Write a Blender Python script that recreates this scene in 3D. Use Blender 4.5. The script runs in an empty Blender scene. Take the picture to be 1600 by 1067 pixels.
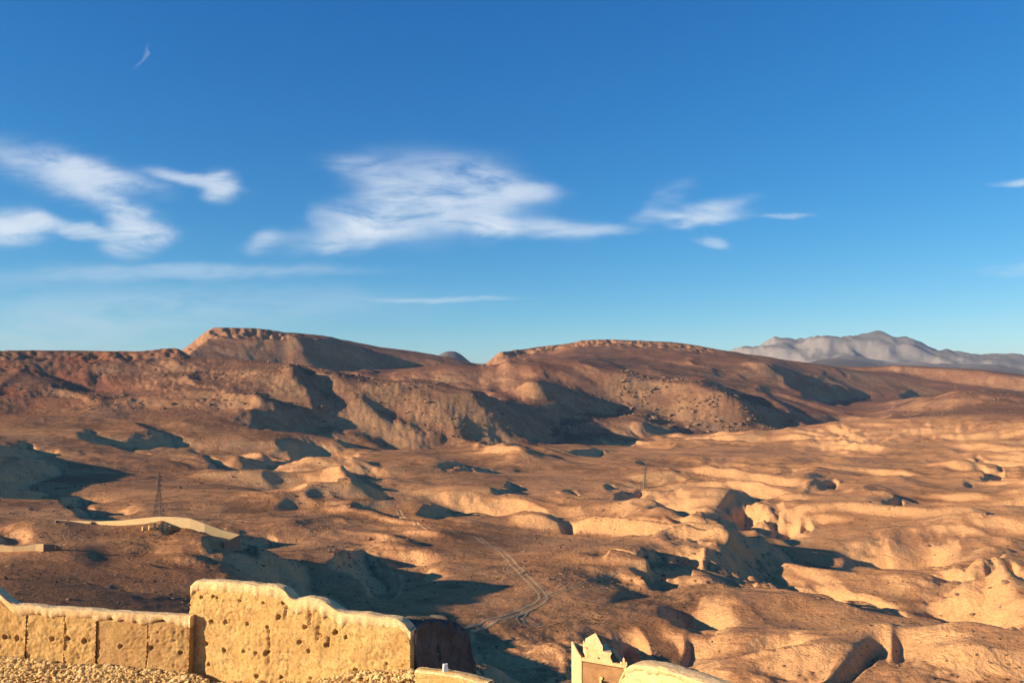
import bpy, math, random, zlib, base64
import numpy as np
from mathutils import Vector

# ------------------------------------------------------------------ camera, sky, sun, exposure
sc = bpy.context.scene
C = sc.collection
R = math.radians
F = 1244.0                      # focal length in pixels of the 1600 wide photograph (28 mm lens)
PITCH = R(3.06)
cd = bpy.data.cameras.new('camera'); cam = bpy.data.objects.new('camera', cd); C.objects.link(cam)
cd.sensor_width = 36.0; cd.lens = 36.0*F/1600.0; cd.clip_start = 0.1; cd.clip_end = 200000
cam.location = (0, 0, 0); cam.rotation_euler = (R(90)+PITCH, 0, 0)
sc.camera = cam
HAZE_DENSITY = 1.7e-5
SUN_AZ = R(20); SUN_EL = R(15.5)          # light travels to the right and a little away from the camera
TO_SUN = Vector((-math.cos(SUN_AZ)*math.cos(SUN_EL), -math.sin(SUN_AZ)*math.cos(SUN_EL), math.sin(SUN_EL)))
sd = bpy.data.lights.new('sun', 'SUN'); sd.energy = 5.0; sd.angle = R(0.5); sd.color = (1.0, 0.79, 0.52)
sun = bpy.data.objects.new('sun', sd); C.objects.link(sun); sun.location = (0, 0, 300)
sun.rotation_euler = (-TO_SUN).to_track_quat('-Z', 'Y').to_euler()
sc.view_settings.view_transform = 'Standard'; sc.view_settings.look = 'None'
sc.view_settings.exposure = 0.85; sc.view_settings.gamma = 1.0; sc.view_settings.use_curve_mapping = False

def pix_dir(u, v):
    X = (u-800.0)/F; Y = (533.5-v)/F
    return (X, math.cos(PITCH)-Y*math.sin(PITCH), math.sin(PITCH)+Y*math.cos(PITCH))
def P(u, v, rho):                # the place seen at (u, v) at horizontal distance rho
    d = pix_dir(u, v); k = rho/math.hypot(d[0], d[1])
    return Vector((d[0]*k, d[1]*k, d[2]*k))

class NT:
    def __init__(s, t): s.t = t; s.n = t.nodes; s.l = t.links
    def new(s, ty, **kw):
        n = s.n.new(ty)
        for k, v in kw.items(): setattr(n, k, v)
        return n
    def put(s, sock, v):
        if hasattr(v, 'is_linked') or hasattr(v, 'links'): s.l.new(v, sock)
        elif v is not None: sock.default_value = v
    def math(s, op, a, b=None, c=None, clamp=False):
        n = s.new('ShaderNodeMath', operation=op); n.use_clamp = clamp
        for i, x in enumerate((a, b, c)): s.put(n.inputs[i], x) if x is not None else None
        return n.outputs[0]
    def mix(s, f, a, b, mode='MIX'):
        n = s.new('ShaderNodeMix', data_type='RGBA', blend_type=mode)
        s.put(n.inputs[0], f); s.put(n.inputs[6], a); s.put(n.inputs[7], b); return n.outputs[2]
    def noise(s, vec, scale, detail=4, rough=.55, dist=0.0):
        n = s.new('ShaderNodeTexNoise'); s.put(n.inputs['Vector'], vec)
        n.inputs['Scale'].default_value = scale; n.inputs['Detail'].default_value = detail
        n.inputs['Roughness'].default_value = rough; n.inputs['Distortion'].default_value = dist
        return n
    def ramp(s, f, a, b):
        n = s.new('ShaderNodeMapRange'); n.interpolation_type = 'SMOOTHSTEP'
        s.put(n.inputs[0], f); n.inputs[1].default_value = a; n.inputs[2].default_value = b
        return n.outputs[0]

world = bpy.data.worlds.new('World'); sc.world = world; world.use_nodes = True
w = NT(world.node_tree); w.n.clear()
sky = w.new('ShaderNodeTexSky', sky_type='NISHITA'); sky.sun_disc = False
sky.sun_elevation = SUN_EL; sky.sun_rotation = math.atan2(TO_SUN.x, TO_SUN.y); sky.altitude = 1300
sky.air_density = 1.0; sky.dust_density = 0.2; sky.ozone_density = 2.2
hs = w.new('ShaderNodeHueSaturation'); hs.inputs['Saturation'].default_value = 1.25; hs.inputs['Hue'].default_value = 0.512
w.put(hs.inputs['Color'], sky.outputs[0])
ssc = w.new('ShaderNodeSeparateColor'); w.put(ssc.inputs[0], hs.outputs[0]); scc = w.new('ShaderNodeCombineColor')
KS = 0.11                        # deeper blue: a clean dry sky, the same correction in every direction
for ch_, pw_, gn_ in ((0, 1.34, .97), (1, .85, 1.03), (2, .68, 1.12)):
    w.put(scc.inputs[ch_], w.math('MULTIPLY', w.math('POWER', w.math('MULTIPLY', ssc.outputs[ch_], KS), pw_), gn_/KS))
tc = w.new('ShaderNodeTexCoord'); sep = w.new('ShaderNodeSeparateXYZ'); w.put(sep.inputs[0], tc.outputs['Generated'])
ay = w.math('MAXIMUM', sep.outputs[1], 0.02)
cx = w.math('DIVIDE', sep.outputs[0], ay); cz = w.math('DIVIDE', sep.outputs[2], ay)
comb = w.new('ShaderNodeCombineXYZ'); w.put(comb.inputs[0], cx); w.put(comb.inputs[1], w.math('MULTIPLY', cz, 2.2))
wn = w.noise(comb.outputs[0], 5.0, 5, .55); wn2 = w.noise(comb.outputs[0], 17.0, 4, .6)
def warp(ch):
    sp = w.new('ShaderNodeSeparateColor'); w.put(sp.inputs[0], wn.outputs['Color'])
    sp2 = w.new('ShaderNodeSeparateColor'); w.put(sp2.inputs[0], wn2.outputs['Color'])
    a = w.math('MULTIPLY', w.math('SUBTRACT', sp.outputs[ch], .5), .085 if ch == 0 else .035)
    b = w.math('MULTIPLY', w.math('SUBTRACT', sp2.outputs[ch], .5), .03 if ch == 0 else .012)
    return w.math('ADD', a, b)
qx = w.math('ADD', cx, warp(0)); qz = w.math('ADD', cz, warp(1))
CLOUDS = [  # u, v, half length, half height, tilt, strength
 (150,270,80,16,15,.75),(60,258,85,28,15,.34),(170,312,78,14,28,.6),(205,345,36,20,48,.5),(222,373,40,22,0,1.0),
 (100,285,110,15,20,.35),(62,339,34,10,10,.75),(15,352,50,22,0,.9),(122,356,42,11,14,.7),(165,362,30,8,20,.5),
 (300,277,64,9,12,.75),(342,287,28,19,0,.95),(410,376,24,15,-15,.45),(440,370,50,10,-10,.2),
 (590,343,42,22,-5,1.0),(640,312,66,26,12,.75),(670,272,90,32,5,.45),(745,288,66,34,12,.65),(700,335,105,30,-8,.6),
 (825,300,46,15,0,.6),(560,369,85,17,-10,.6),(530,340,34,20,-20,.5),(520,389,20,8,-25,.5),(575,262,55,14,8,.35),
 (765,358,34,16,0,.85),(840,357,80,13,0,.6),(930,357,60,8,0,.45),
 (1035,316,44,17,-35,.42),(1100,325,60,10,-12,.65),(1112,338,50,9,-8,.65),(1075,343,32,7,0,.5),(1107,377,20,7,8,.5),(1230,333,30,3.5,0,.4),
 (340,428,190,10,-1,.33),(120,432,160,14,0,.2),(690,471,95,4,0,.4),(1590,284,34,5,-3,.6),(1590,424,60,7,0,.3),(220,91,17,2.5,-58,.2),
 (250,482,330,26,-1,.26),(60,520,200,24,0,.2)]
tot = None
for (u, v, rx, ry, ang, st) in CLOUDS:
    d = pix_dir(u, v); u0, v0 = d[0]/d[1], d[2]/d[1]
    ca, sa = math.cos(R(ang)), -math.sin(R(ang))
    dx = w.math('SUBTRACT', qx, u0); dz = w.math('SUBTRACT', qz, v0)
    a = w.math('ADD', w.math('MULTIPLY', dx, ca*F/(rx*1.25)), w.math('MULTIPLY', dz, sa*F/(rx*1.25)))
    b = w.math('ADD', w.math('MULTIPLY', dx, -sa*F/(ry*1.35)), w.math('MULTIPLY', dz, ca*F/(ry*1.35)))
    r2 = w.math('ADD', w.math('MULTIPLY', a, a), w.math('MULTIPLY', b, b))
    m = w.math('MULTIPLY', w.math('POWER', 2.718, w.math('MULTIPLY', w.math('POWER', r2, 1.6), -1.3)), st)
    tot = m if tot is None else w.math('ADD', w.math('MULTIPLY', tot, w.math('SUBTRACT', 1.0, m)), m)
sn = w.new('ShaderNodeCombineXYZ'); w.put(sn.inputs[0], w.math('MULTIPLY', cx, 1.0)); w.put(sn.inputs[1], w.math('MULTIPLY', cz, 4.0))
streak = w.noise(sn.outputs[0], 8.0, 9, .62, .6)
cl = w.math('MULTIPLY', tot, w.ramp(streak.outputs[0], .20, .62))
cl = w.math('MULTIPLY', cl, w.math('GREATER_THAN', sep.outputs[1], 0.03), clamp=True)
# thin high veil
CLOUD_COL = (7.0, 7.8, 8.8, 1)
skyc = w.mix(cl, scc.outputs[0], CLOUD_COL)
bg = w.new('ShaderNodeBackground'); w.put(bg.inputs[0], skyc); bg.inputs[1].default_value = 0.060
wo = w.new('ShaderNodeOutputWorld'); w.l.new(bg.outputs[0], wo.inputs[0])

# ------------------------------------------------------------------ helpers
def tag(o, label=None, cat=None, group=None, kind=None):
    if label: o['label'] = label
    if cat: o['category'] = cat
    if group: o['group'] = group
    if kind: o['kind'] = kind
    return o
def make_obj(name, verts, faces, mat, parent=None, smooth=False):
    me = bpy.data.meshes.new(name); me.from_pydata([tuple(v) for v in verts], [], faces); me.materials.append(mat)
    if smooth: me.polygons.foreach_set('use_smooth', [True]*len(me.polygons))
    me.update(); o = bpy.data.objects.new(name, me); C.objects.link(o)
    if parent: o.parent = parent
    return o
def np_obj(name, V, Q, mat, smooth=True, parent=None, attrs=None):
    me = bpy.data.meshes.new(name); V = np.asarray(V, np.float32); Q = np.asarray(Q, np.int32); k = Q.shape[1]
    me.vertices.add(len(V)); me.vertices.foreach_set('co', V.ravel())
    me.loops.add(Q.size); me.loops.foreach_set('vertex_index', Q.ravel())
    me.polygons.add(len(Q)); me.polygons.foreach_set('loop_start', np.arange(0, Q.size, k, dtype=np.int32))
    me.polygons.foreach_set('use_smooth', np.full(len(Q), smooth))
    me.materials.append(mat)
    for nm, a in (attrs or {}).items():
        at = me.attributes.new(nm, 'FLOAT', 'POINT'); at.data.foreach_set('value', np.asarray(a, np.float32).ravel())
    me.update(calc_edges=True); me.validate()
    o = bpy.data.objects.new(name, me); C.objects.link(o)
    if parent: o.parent = parent
    return o
class MB:
    def __init__(s): s.v = []; s.f = []
    def box(s, c, half, rot=0.0, taper=1.0, jit=0.0, rnd=None):
        b = len(s.v); ca, sa = math.cos(rot), math.sin(rot)
        for dz in (-1, 1):
            k = taper if dz > 0 else 1.0
            for dx, dy in ((-1,-1),(1,-1),(1,1),(-1,1)):
                x, y, z = dx*half[0]*k, dy*half[1]*k, dz*half[2]
                if rnd: x += rnd.uniform(-jit, jit); y += rnd.uniform(-jit, jit); z += rnd.uniform(-jit, jit)
                s.v.append((c[0]+x*ca-y*sa, c[1]+x*sa+y*ca, c[2]+z))
        s.f += [(b,b+3,b+2,b+1),(b+4,b+5,b+6,b+7)]+[(b+i,b+(i+1)%4,b+4+(i+1)%4,b+4+i) for i in range(4)]
    def bar(s, a, b_, r):
        a = Vector(a); b_ = Vector(b_); d = (b_-a).normalized()
        n = d.cross(Vector((0,0,1)) if abs(d.z) < .9 else Vector((1,0,0))).normalized(); m = d.cross(n)
        k = len(s.v)
        for p in (a, b_):
            for q in (n, m, -n, -m): s.v.append(tuple(p+q*r))
        s.f += [(k+i, k+(i+1)%4, k+4+(i+1)%4, k+4+i) for i in range(4)]+[(k+3,k+2,k+1,k),(k+4,k+5,k+6,k+7)]
    def build(s, name, mat, parent=None, smooth=False): return make_obj(name, s.v, s.f, mat, parent, smooth)

# noise in numpy -------------------------------------------------------------
_rs = np.random.RandomState(7); _perm = _rs.permutation(4096); _g = _rs.uniform(0, 2*np.pi, 4096); _gx = np.cos(_g); _gy = np.sin(_g)
def perlin(x, y, seed=0):
    xi = np.floor(x).astype(np.int64); yi = np.floor(y).astype(np.int64); xf = x-xi; yf = y-yi
    def g(i, j, a, b):
        h = _perm[(_perm[(i+seed*17) & 4095]+j) & 4095]; return _gx[h]*a+_gy[h]*b
    u = xf*xf*xf*(xf*(xf*6-15)+10); v = yf*yf*yf*(yf*(yf*6-15)+10)
    n00 = g(xi, yi, xf, yf); n10 = g(xi+1, yi, xf-1, yf); n01 = g(xi, yi+1, xf, yf-1); n11 = g(xi+1, yi+1, xf-1, yf-1)
    return ((n00*(1-u)+n10*u)*(1-v)+(n01*(1-u)+n11*u)*v)*1.5
def sstep(a, b, x):
    t = np.clip((x-a)/(b-a), 0, 1); return t*t*(3-2*t)

# ------------------------------------------------------------------ terrain
# contour lines of the ground
CUR = []
def c(kind, *pts): CUR.append((kind, pts))
# kind 'z': (u,rho,z)   kind 'v': (u,rho,v)
c('z',(-400,3,-11),(2000,3,-11))
c('z',(-400,20,-17),(640,20,-17),(1000,20,-19),(2000,20,-20))
c('z',(-400,45,-31),(300,45,-29),(700,45,-33),(1000,45,-34),(2000,45,-35))
c('z',(-400,85,-39),(300,85,-39),(450,85,-43),(600,85,-48),(900,85,-52),(2000,85,-52))
c('v',(-400,197,862),(0,187,865),(150,183,869),(250,178,884),(330,185,928),(450,179,966),(560,181,988),(650,182,1003),(760,183,1052),(850,188,1090),(1000,193,1115),(1600,197,1100),(2000,197,1100))
c('v',(-400,240,860),(0,234,864),(150,234,868),(250,242,884),(330,249,905),(450,241,932),(560,232,956),(650,222,985),(700,215,1000),(800,216,1045),(900,221,1065),(1000,221,1070),(1600,226,1062),(2000,226,1060))
c('v',(-400,262,850),(0,260,853),(100,260,855),(200,264,857),(300,278,874),(350,296,893),(430,305,893),(520,289,915),(600,275,938),(700,252,985),(760,244,1010),(850,252,1015),(1000,254,1020),(1200,258,1015),(1400,263,1010),(1600,263,1010),(2000,263,1010))
c('v',(-400,318,806),(0,315,810),(80,330,814),(150,321,819),(200,314,819),(250,306,818),(290,301,821),(320,299,836),(350,302,855),(400,354,868),(500,376,878),(600,346,900),(700,315,935),(760,301,955),(850,303,957),(1000,303,965),(1200,306,955),(1400,315,960),(1600,315,965),(2000,315,965))
c('m',(-400,403,830,-80),(100,403,830,-80),(330,417,870,-86),(400,435,858,0),(500,436,855,0),(600,425,862,0),(700,396,890,0),(800,382,905,0),(1000,382,905,0),(1200,393,905,0),(1400,393,915,0),(1600,393,925,0),(2000,393,925,0))
c('v',(-400,560,805),(0,560,812),(150,560,812),(330,560,818),(450,560,818),(600,560,828),(800,537,848),(1000,548,848),(1200,560,848),(1400,560,853),(1600,560,858),(2000,560,858))
c('v',(-400,760,770),(0,760,775),(150,740,778),(300,740,772),(450,740,775),(600,740,785),(800,760,795),(1000,770,800),(1200,770,805),(1400,780,808),(1600,780,810),(2000,780,810))
c('v',(-400,960,722),(0,960,725),(150,950,732),(250,930,742),(320,940,742),(450,960,745),(600,960,752),(800,960,760),(1000,960,762),(1200,970,768),(1400,980,772),(1600,990,772),(2000,990,772))
c('v',(-400,1250,700),(0,1250,700),(250,1230,708),(400,1200,716),(600,1220,712),(800,1230,720),(1000,1250,724),(1200,1280,728),(1400,1300,730),(1600,1300,730),(2000,1300,730))
c('v',(-400,1550,670),(0,1550,672),(150,1550,672),(300,1500,680),(450,1450,688),(600,1480,690),(700,1500,700),(800,1550,694),(900,1600,696),(1000,1650,690),(1100,1700,690),(1200,1700,692),(1400,1750,695),(1600,1750,700),(2000,1750,700))
# first hill face mid
c('v',(-400,1800,610),(0,1800,612),(150,1790,612),(300,1770,614),(400,1680,628),(480,1620,645),(560,1600,650),(640,1600,655),(700,1600,668),(770,1620,684),(800,1700,685),(900,1800,680),(1000,1900,676),(1090,2000,668),(1200,2050,664),(1270,2050,660),(1330,2050,657),(1400,2050,658),(1600,2000,660),(2000,2000,662))
# crest A
c('v',(-400,2080,548),(0,2080,547),(120,2080,546),(220,2080,548),(262,2080,543),(295,2070,541),(345,2020,548),(400,1950,559),(440,1880,570),(480,1820,582),(540,1770,594),(600,1750,602),(660,1740,611),(700,1720,622),(730,1700,640),(770,1720,668),(810,1800,682),(900,1900,676),(960,2000,672),(1020,2100,668),(1060,2150,660),(1130,2230,662),(1200,2280,664),(1300,2350,659),(1400,2350,655),(1600,2300,654),(2000,2300,654))
# dip behind crest A
c('m',(-400,2450,560,30),(0,2450,560,30),(295,2400,560,20),(400,2350,590,-10),(500,2250,610,-50),(600,2200,615,-75),(700,2150,620,-85),(760,2100,652,0),(850,2150,650,0),(960,2250,660,0),(1060,2350,645,0),(1130,2400,650,0),(1200,2450,656,0),(1300,2600,655,-120),(1400,2650,648,0),(1500,2500,650,0),(1600,2500,650,0),(2000,2500,650,0))
# crest B (lit ridge, rocky outcrop, round hill)
c('m',(-400,2900,560,30),(0,2900,560,30),(295,2800,560,20),(400,2700,590,0),(480,2650,596,-20),(560,2600,590,0),(620,2600,578,0),(660,2650,573,0),(700,2650,571,0),(800,2650,573,0),(880,2650,578,0),(960,2600,583,0),(1040,2550,590,0),(1100,2500,596,0),(1150,2480,610,0),(1200,2500,625,0),(1260,2700,642,0),(1330,3000,648,-120),(1390,2900,640,0),(1440,2750,622,0),(1500,2750,615,0),(1540,2750,615,0),(1600,2750,620,0),(1700,2750,626,0),(2000,2750,630,0))
# dip C
c('m',(-400,3200,560,40),(0,3200,560,40),(260,3200,560,40),(300,3100,545,0),(400,3050,560,0),(500,3050,580,-20),(600,3050,580,0),(700,3150,572,0),(800,3200,577,0),(900,3200,578,0),(1000,3200,584,0),(1100,3200,592,0),(1200,3200,610,0),(1300,3400,640,0),(1400,3500,630,0),(1450,3500,625,0),(1600,3500,615,-90),(2000,3500,615,-90))
# cliff foot C
c('m',(-400,3400,560,40),(0,3400,560,40),(285,3400,560,60),(300,3350,543,0),(325,3330,526,0),(400,3320,530,0),(440,3350,540,0),(500,3500,545,0),(600,3600,556,0),(700,3700,564,0),(760,3750,570,0),(800,3750,556,0),(860,3750,552,0),(900,3720,545,0),(950,3720,542,0),(1050,3720,546,0),(1100,3720,552,0),(1160,3750,562,0),(1230,3800,576,0),(1300,3900,592,0),(1400,4100,605,0),(1480,4300,608,0),(1600,4500,615,0),(2000,4500,615,0))
# mesa crest C
c('m',(-400,3600,560,40),(0,3600,560,40),(270,3500,556,60),(296,3500,538,0),(310,3480,524,0),(325,3450,512,0),(335,3450,509,0),(400,3450,510,0),(440,3500,515,0),(500,3650,521,0),(560,3800,534,0),(600,3900,542,0),(650,4000,548,0),(700,4050,557,0),(755,4100,569,0),(764,4000,562,0),(778,3950,546,0),(820,3950,543,0),(850,3900,539,0),(880,3880,536,0),(905,3850,530,0),(950,3850,528,0),(1050,3850,532,0),(1080,3850,536,0),(1100,3850,540,0),(1160,3900,550,0),(1230,4000,561,0),(1300,4200,571,0),(1350,4400,579,0),(1400,4600,582,0),(1480,4800,592,0),(1530,4900,596,0),(1600,5000,605,0),(2000,5000,612,0))
c('z',(-400,4300,20),(270,4300,20),(340,4300,200),(500,4400,130),(600,4500,80),(760,4700,40),(900,4700,150),(1080,4700,140),(1200,4900,60),(1400,5500,-20),(1600,6000,-60),(2000,6000,-60))
# small far hill + pale hills D
c('m',(-400,8000,600,-60),(640,6500,600,-20),(670,6000,562,0),(684,6000,550,0),(695,6000,544,0),(715,6000,544,0),(728,6000,553,0),(745,6200,566,0),(800,6500,600,-60),(1150,8500,600,-60),(1240,9000,584,0),(1280,9000,571,0),(1310,9000,566,0),(1345,9000,567,0),(1380,9000,574,0),(1450,9000,577,0),(1500,9000,583,0),(1560,9000,579,0),(1600,9000,588,0),(2000,9000,592,0))
c('z',(-400,10500,-60),(2000,10500,-60))
c('v',(-400,14500,600),(900,14500,596),(1080,14500,570),(1140,14500,549),(1165,14500,541),(1195,14500,536),(1212,14500,530),(1240,14500,536),(1262,14500,531),(1292,14500,528),(1310,14500,532),(1335,14500,532),(1362,14500,528),(1378,14500,526),(1400,14500,534),(1422,14500,531),(1440,14500,541),(1462,14500,551),(1480,14500,550),(1500,14500,556),(1540,14500,566),(1575,14500,564),(1600,14500,569),(1700,14500,580),(2000,14500,590))
c('z',(-400,20000,-60),(2000,20000,-60))

# outlines of shaded lee slopes and sunlit windward slopes
Z1=(0,480,2.963); Z2=(530,480,2.963); Z3=(1060,480,2.963); Z4=(0,767,3.556); Z6=(560,827,4.444); Z7=(860,947,5.926); Z8=(1060,767,2.963); Z5=(400,820,5.333); Z9=(840,800,5.333); ZA=(1120,500,3.3333); I=(0,0,1)
D=[]
def d(z,*a): D.append((z,a))
d(I,0,689,34,692,61,693,101,703,135,707,160,709,84,708,34,709,0,705)
d(I,115,675,159,677,179,682,209,689,256,691,297,694,316,699,316,713,280,709,229,709,202,704,175,696,148,689,128,682)
d(I,0,709,37,713,74,714.5,125,718,155,725,165,731,148,741,111,748,71,755,67,763,67,767,94,768,111,773,145,778,148,785,142,789,155,794,148,801,165,806,163,812,132,807,121,797,94,780,61,777,0,779)
d(I,314,713,337,728,361,740,381,742,402,742,435,730,483,716,479,703,452,699,418,694,449,706,456,713,432,718,375,721,395,728,381,735)
d(I,452,568,472,578,483,591,506,615,540,642,540,662,520,664,483,662,459,652,439,642,405,625,398,620,439,630,472,639,499,642,479,622,456,591)
d(I,543,615,564,622,597,639,631,659,655,664,663,674,631,669,597,655,570,635)
d(I,378,655,405,655,439,660,469,666,469,679,486,682,513,691,472,684,435,677,405,664)
d(I,513,667,530,671,550,674,597,682,635,703,638,706,608,696,574,684,530,681)
d(I,611,677,665,689,705,703,678,699,641,689)
d(I,530,694,577,699,590,703,550,704,530,706)
d(I,442,514,470,517,502,524,530,527,584,537,631,544,678,556,719,561,763,568,692,568,658,569,621,576,597,586,575,583,540,576,506,571,472,558,454,553,456,546,479,542,449,524)
d(I,773,546,800,544,834,542,854,547,852,561,859,573,793,571,790,563,786,553)
d(Z2,600,398,620,395,720,388,830,393,920,410,1000,430,1060,450,1080,435,990,410,900,370,850,350,770,325,880,325,960,330,1100,345,1180,390,1260,430,1400,460,1500,490,1560,540,1620,575,1500,575,1420,560,1400,545,1400,510,1340,475,1290,478,1220,490,1200,510,1215,550,1260,580,1330,605,1390,615,1320,640,1240,630,1210,600,1150,580,1050,570,980,550,1040,580,1045,625,990,630,860,600,780,560,720,520,660,460,615,415)
d(Z2,560,545,640,555,650,590,570,585)
d(Z2,650,640,680,645,690,680,650,665)
d(Z2,1040,645,1200,645,1300,655,1250,675,1150,675,1100,665)
d(Z2,360,690,450,695,600,710,700,735,830,738,940,748,800,745,970,772,850,765,740,755,620,750,500,720)
d(Z2,-80,800,0,793,100,790,170,795,215,815,170,835,200,850,80,848,0,847,-60,840)
d(Z2,200,865,330,875,470,890,560,925,480,920,350,914,230,910,110,890,210,888)
d(Z2,370,945,450,930,540,940,620,950,720,952,850,965,950,985,860,992,700,982,560,972,430,970,380,965)
d(Z2,650,812,740,855,900,885,850,828,760,806,800,840)
d(Z2,1010,840,1100,832,1200,860,1290,880,1280,850,1370,860,1400,830,1405,870,1370,908,1300,912,1220,888,1150,880)
d(Z2,1220,820,1270,820,1290,850,1235,845)
d(Z2,1365,710,1420,713,1400,732)
d(Z3,180,350,260,370,330,410,420,455,530,460,640,480,760,495,940,500,1000,490,1080,498,980,512,800,515,680,520,600,510,540,500,500,530,570,560,480,548,400,530,320,490,280,450,220,420)
d(Z3,270,205,350,225,450,245,520,240,600,270,700,300,800,330,880,360,980,380,940,395,870,380,860,415,780,380,780,415,720,385,640,330,590,310,600,330,640,370,700,425,720,443,660,440,590,400,520,350,440,300,380,260)
d(Z3,1010,380,1100,375,1150,380,1155,400,1060,420,1000,400)
d(Z3,0,552,90,550,200,520,280,525,170,542,100,575,0,580)
d(Z3,1350,650,1370,680,1450,715,1400,710,1360,680)
d(Z3,1290,700,1400,730,1480,760,1550,770,1500,782,1400,758,1330,728)
d(Z3,1400,763,1480,763,1500,788,1430,787)
d(Z3,1290,790,1390,800,1340,810)
d(Z3,400,748,480,760,560,775,520,750,450,747)
d(Z3,580,793,700,793,790,813,700,832,640,817)
d(Z3,910,838,1000,848,1080,850,1160,882,1080,872,960,857)
d(Z3,850,870,950,878,1110,902,1000,910,930,907)
d(Z3,1090,925,1200,933,1170,947)
d(Z3,1360,950,1450,946,1510,965,1430,979)
d(Z3,240,868,350,868,475,883,380,907,290,914,270,915,200,957,110,945,80,895,200,908)
d(Z3,-60,930,0,938,80,955,170,965,260,990,325,1018,260,1030,320,1060,200,1050,100,1015,0,1000,-60,975,-110,940)
d(Z3,550,945,640,960,590,972)
d(Z3,1400,1038,1500,1043,1640,1062,1600,1078,1440,1070)
d(Z8,95,285,120,265,170,256,400,255,560,258,700,262,800,290,760,325,720,345,680,370,660,400,690,430,650,457,800,458,980,478,1130,493,1200,530,1350,570,1500,595,1640,620,1640,745,1500,712,1430,692,1250,672,1100,647,980,622,1100,628,1250,648,1390,658,1310,620,1200,580,1130,572,1000,554,850,547,780,532,720,512,600,492,500,462,420,427,330,392,230,352,150,320)
d(Z8,1550,270,1600,262,1640,265,1640,295)
d(Z8,1470,370,1540,345,1640,360,1640,480,1540,440)
d(Z8,610,889,700,850,800,815,900,785,985,763,960,800,1000,832,900,860,820,895,600,895)
d(Z8,130,860,230,853,400,875,600,880,600,895,150,892)
d(Z7,0,213,200,235,400,268,600,278,800,300,1000,330,1150,380,1210,420,1220,500,1150,585,1080,575,980,545,850,530,720,510,400,500,300,300,150,285,0,250,-60,230)
d(Z6,0,125,100,145,220,185,180,215,200,250,370,320,330,340,435,385,270,450,140,450,80,400,50,360,0,330)
d(Z5,640,250,700,250,780,220,870,200,1000,213,1115,262,1060,288,950,290,1100,360,1180,390,1310,420,1240,445,1375,500,1170,577,1010,577,950,510,900,450,800,420,850,380,800,320,700,300)
d(Z5,-250,350,-100,372,80,380,230,395,310,450,450,470,700,530,930,555,1020,578,1180,590,1300,630,1450,700,1600,790,1800,880,1800,1300,-250,1300)
d(Z4,0,238,150,253,345,295,240,293,150,303,40,306,0,296)
d(Z4,1090,165,1200,175,1350,212,1600,258,1660,290,1500,312,1250,327,1330,240,1200,200)
d(Z4,930,268,1060,275,1160,300,1060,330,850,347,660,352,900,332,960,310,900,290)
d(Z4,720,363,900,368,1040,395,850,402,740,382)
d(Z4,730,390,870,415,1000,425,1150,422,1250,438,1460,443,1650,450,1650,560,1400,515,1250,492,1060,482,900,440)
d(Z5,-20,65,100,85,200,108,380,130,180,147,0,192)
d(Z6,830,950,1050,933,1300,958,1500,960,1500,992,1000,992,850,972)
d(Z9,700,230,860,260,960,280,1040,300,1110,335,1085,380,1130,400,1230,430,1270,462,1510,515,1400,522,1150,522,950,515,900,490,900,450,820,415,740,400,650,375,540,310,680,330,800,345,920,365,860,310,800,250)
d(Z9,0,435,80,442,150,460,310,490,200,488,100,462,0,452)
d(Z9,120,138,300,140,410,152,200,152)
# sunlit slopes, which also get a paler ground colour
B=[]
def b(z,*a): B.append((z,a))
b(Z8,190,120,300,70,450,75,540,100,470,170,350,190,250,160)
b(Z8,0,250,100,290,230,355,400,400,250,385,100,345,0,325)
b(Z8,800,190,900,150,1000,180,1000,270,850,250)
b(Z8,1000,270,1150,190,1230,200,1200,260,1050,290)
b(Z8,1130,420,1300,300,1450,330,1450,420,1500,540,1200,520)
b(Z8,800,780,900,690,1000,700,1000,740)
b(Z8,1150,840,1300,780,1350,830,1250,889,1150,889)
b(Z8,20,700,130,650,230,700,100,760)
b(Z8,350,800,500,700,560,760,450,850)
b(Z8,480,190,560,130,600,150,540,185)
b(Z8,680,170,720,130,770,140,760,175)
b(Z3,490,640,600,600,680,600,900,590,930,640,850,670,750,680,640,650)
b(Z3,1220,680,1350,640,1360,690,1300,700)
b(Z3,1130,640,1200,640,1180,690,1120,690)
b(Z3,1540,680,1600,650,1640,650,1620,700)
b(Z3,0,620,150,545,300,540,300,560,100,610)
b(Z3,640,600,820,530,1050,530,950,600)
b(Z2,200,310,350,270,500,280,700,320,850,370,1070,440,900,400,720,380,600,390,400,355)
b(Z2,400,540,500,620,700,580,850,610,880,680,700,690,620,640,500,640,400,580)
b(Z2,-100,740,0,730,250,760,230,800,0,785)
b(Z2,230,840,500,850,540,900,350,880)
b(Z2,550,890,650,880,800,900,900,920,850,960,650,950,560,920)
b(Z2,890,850,1000,850,1100,880,1030,885)
b(Z2,1290,850,1370,845,1370,862,1300,860)
b(Z2,960,990,1100,940,1160,960,1110,1010,1000,1020)
b(Z2,1380,900,1420,830,1600,830,1600,910)
b(Z1,1190,790,1380,700,1600,670,1600,800,1450,830)
b(Z5,610,150,900,130,1300,200,1400,300,1500,400,1400,480,1310,400,1110,260,1000,213)
b(Z6,720,690,800,660,1000,680,1300,720,1480,800,1480,950,1050,930,830,940,780,830)
b(Z9,1060,270,1300,280,1350,350,1450,450,1250,450,1100,370)
b(Z9,570,400,850,430,900,490,620,490)
b(Z9,1120,760,1300,790,1600,900,1760,935,1600,1010,1300,990,1140,950)
b(Z4,500,60,780,100,600,140,540,110)
def outline_polys(L):
    return [[(z[0]+a[i]/z[2], z[1]+a[i+1]/z[2]) for i in range(0,len(a),2)] for z,a in L]

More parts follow.
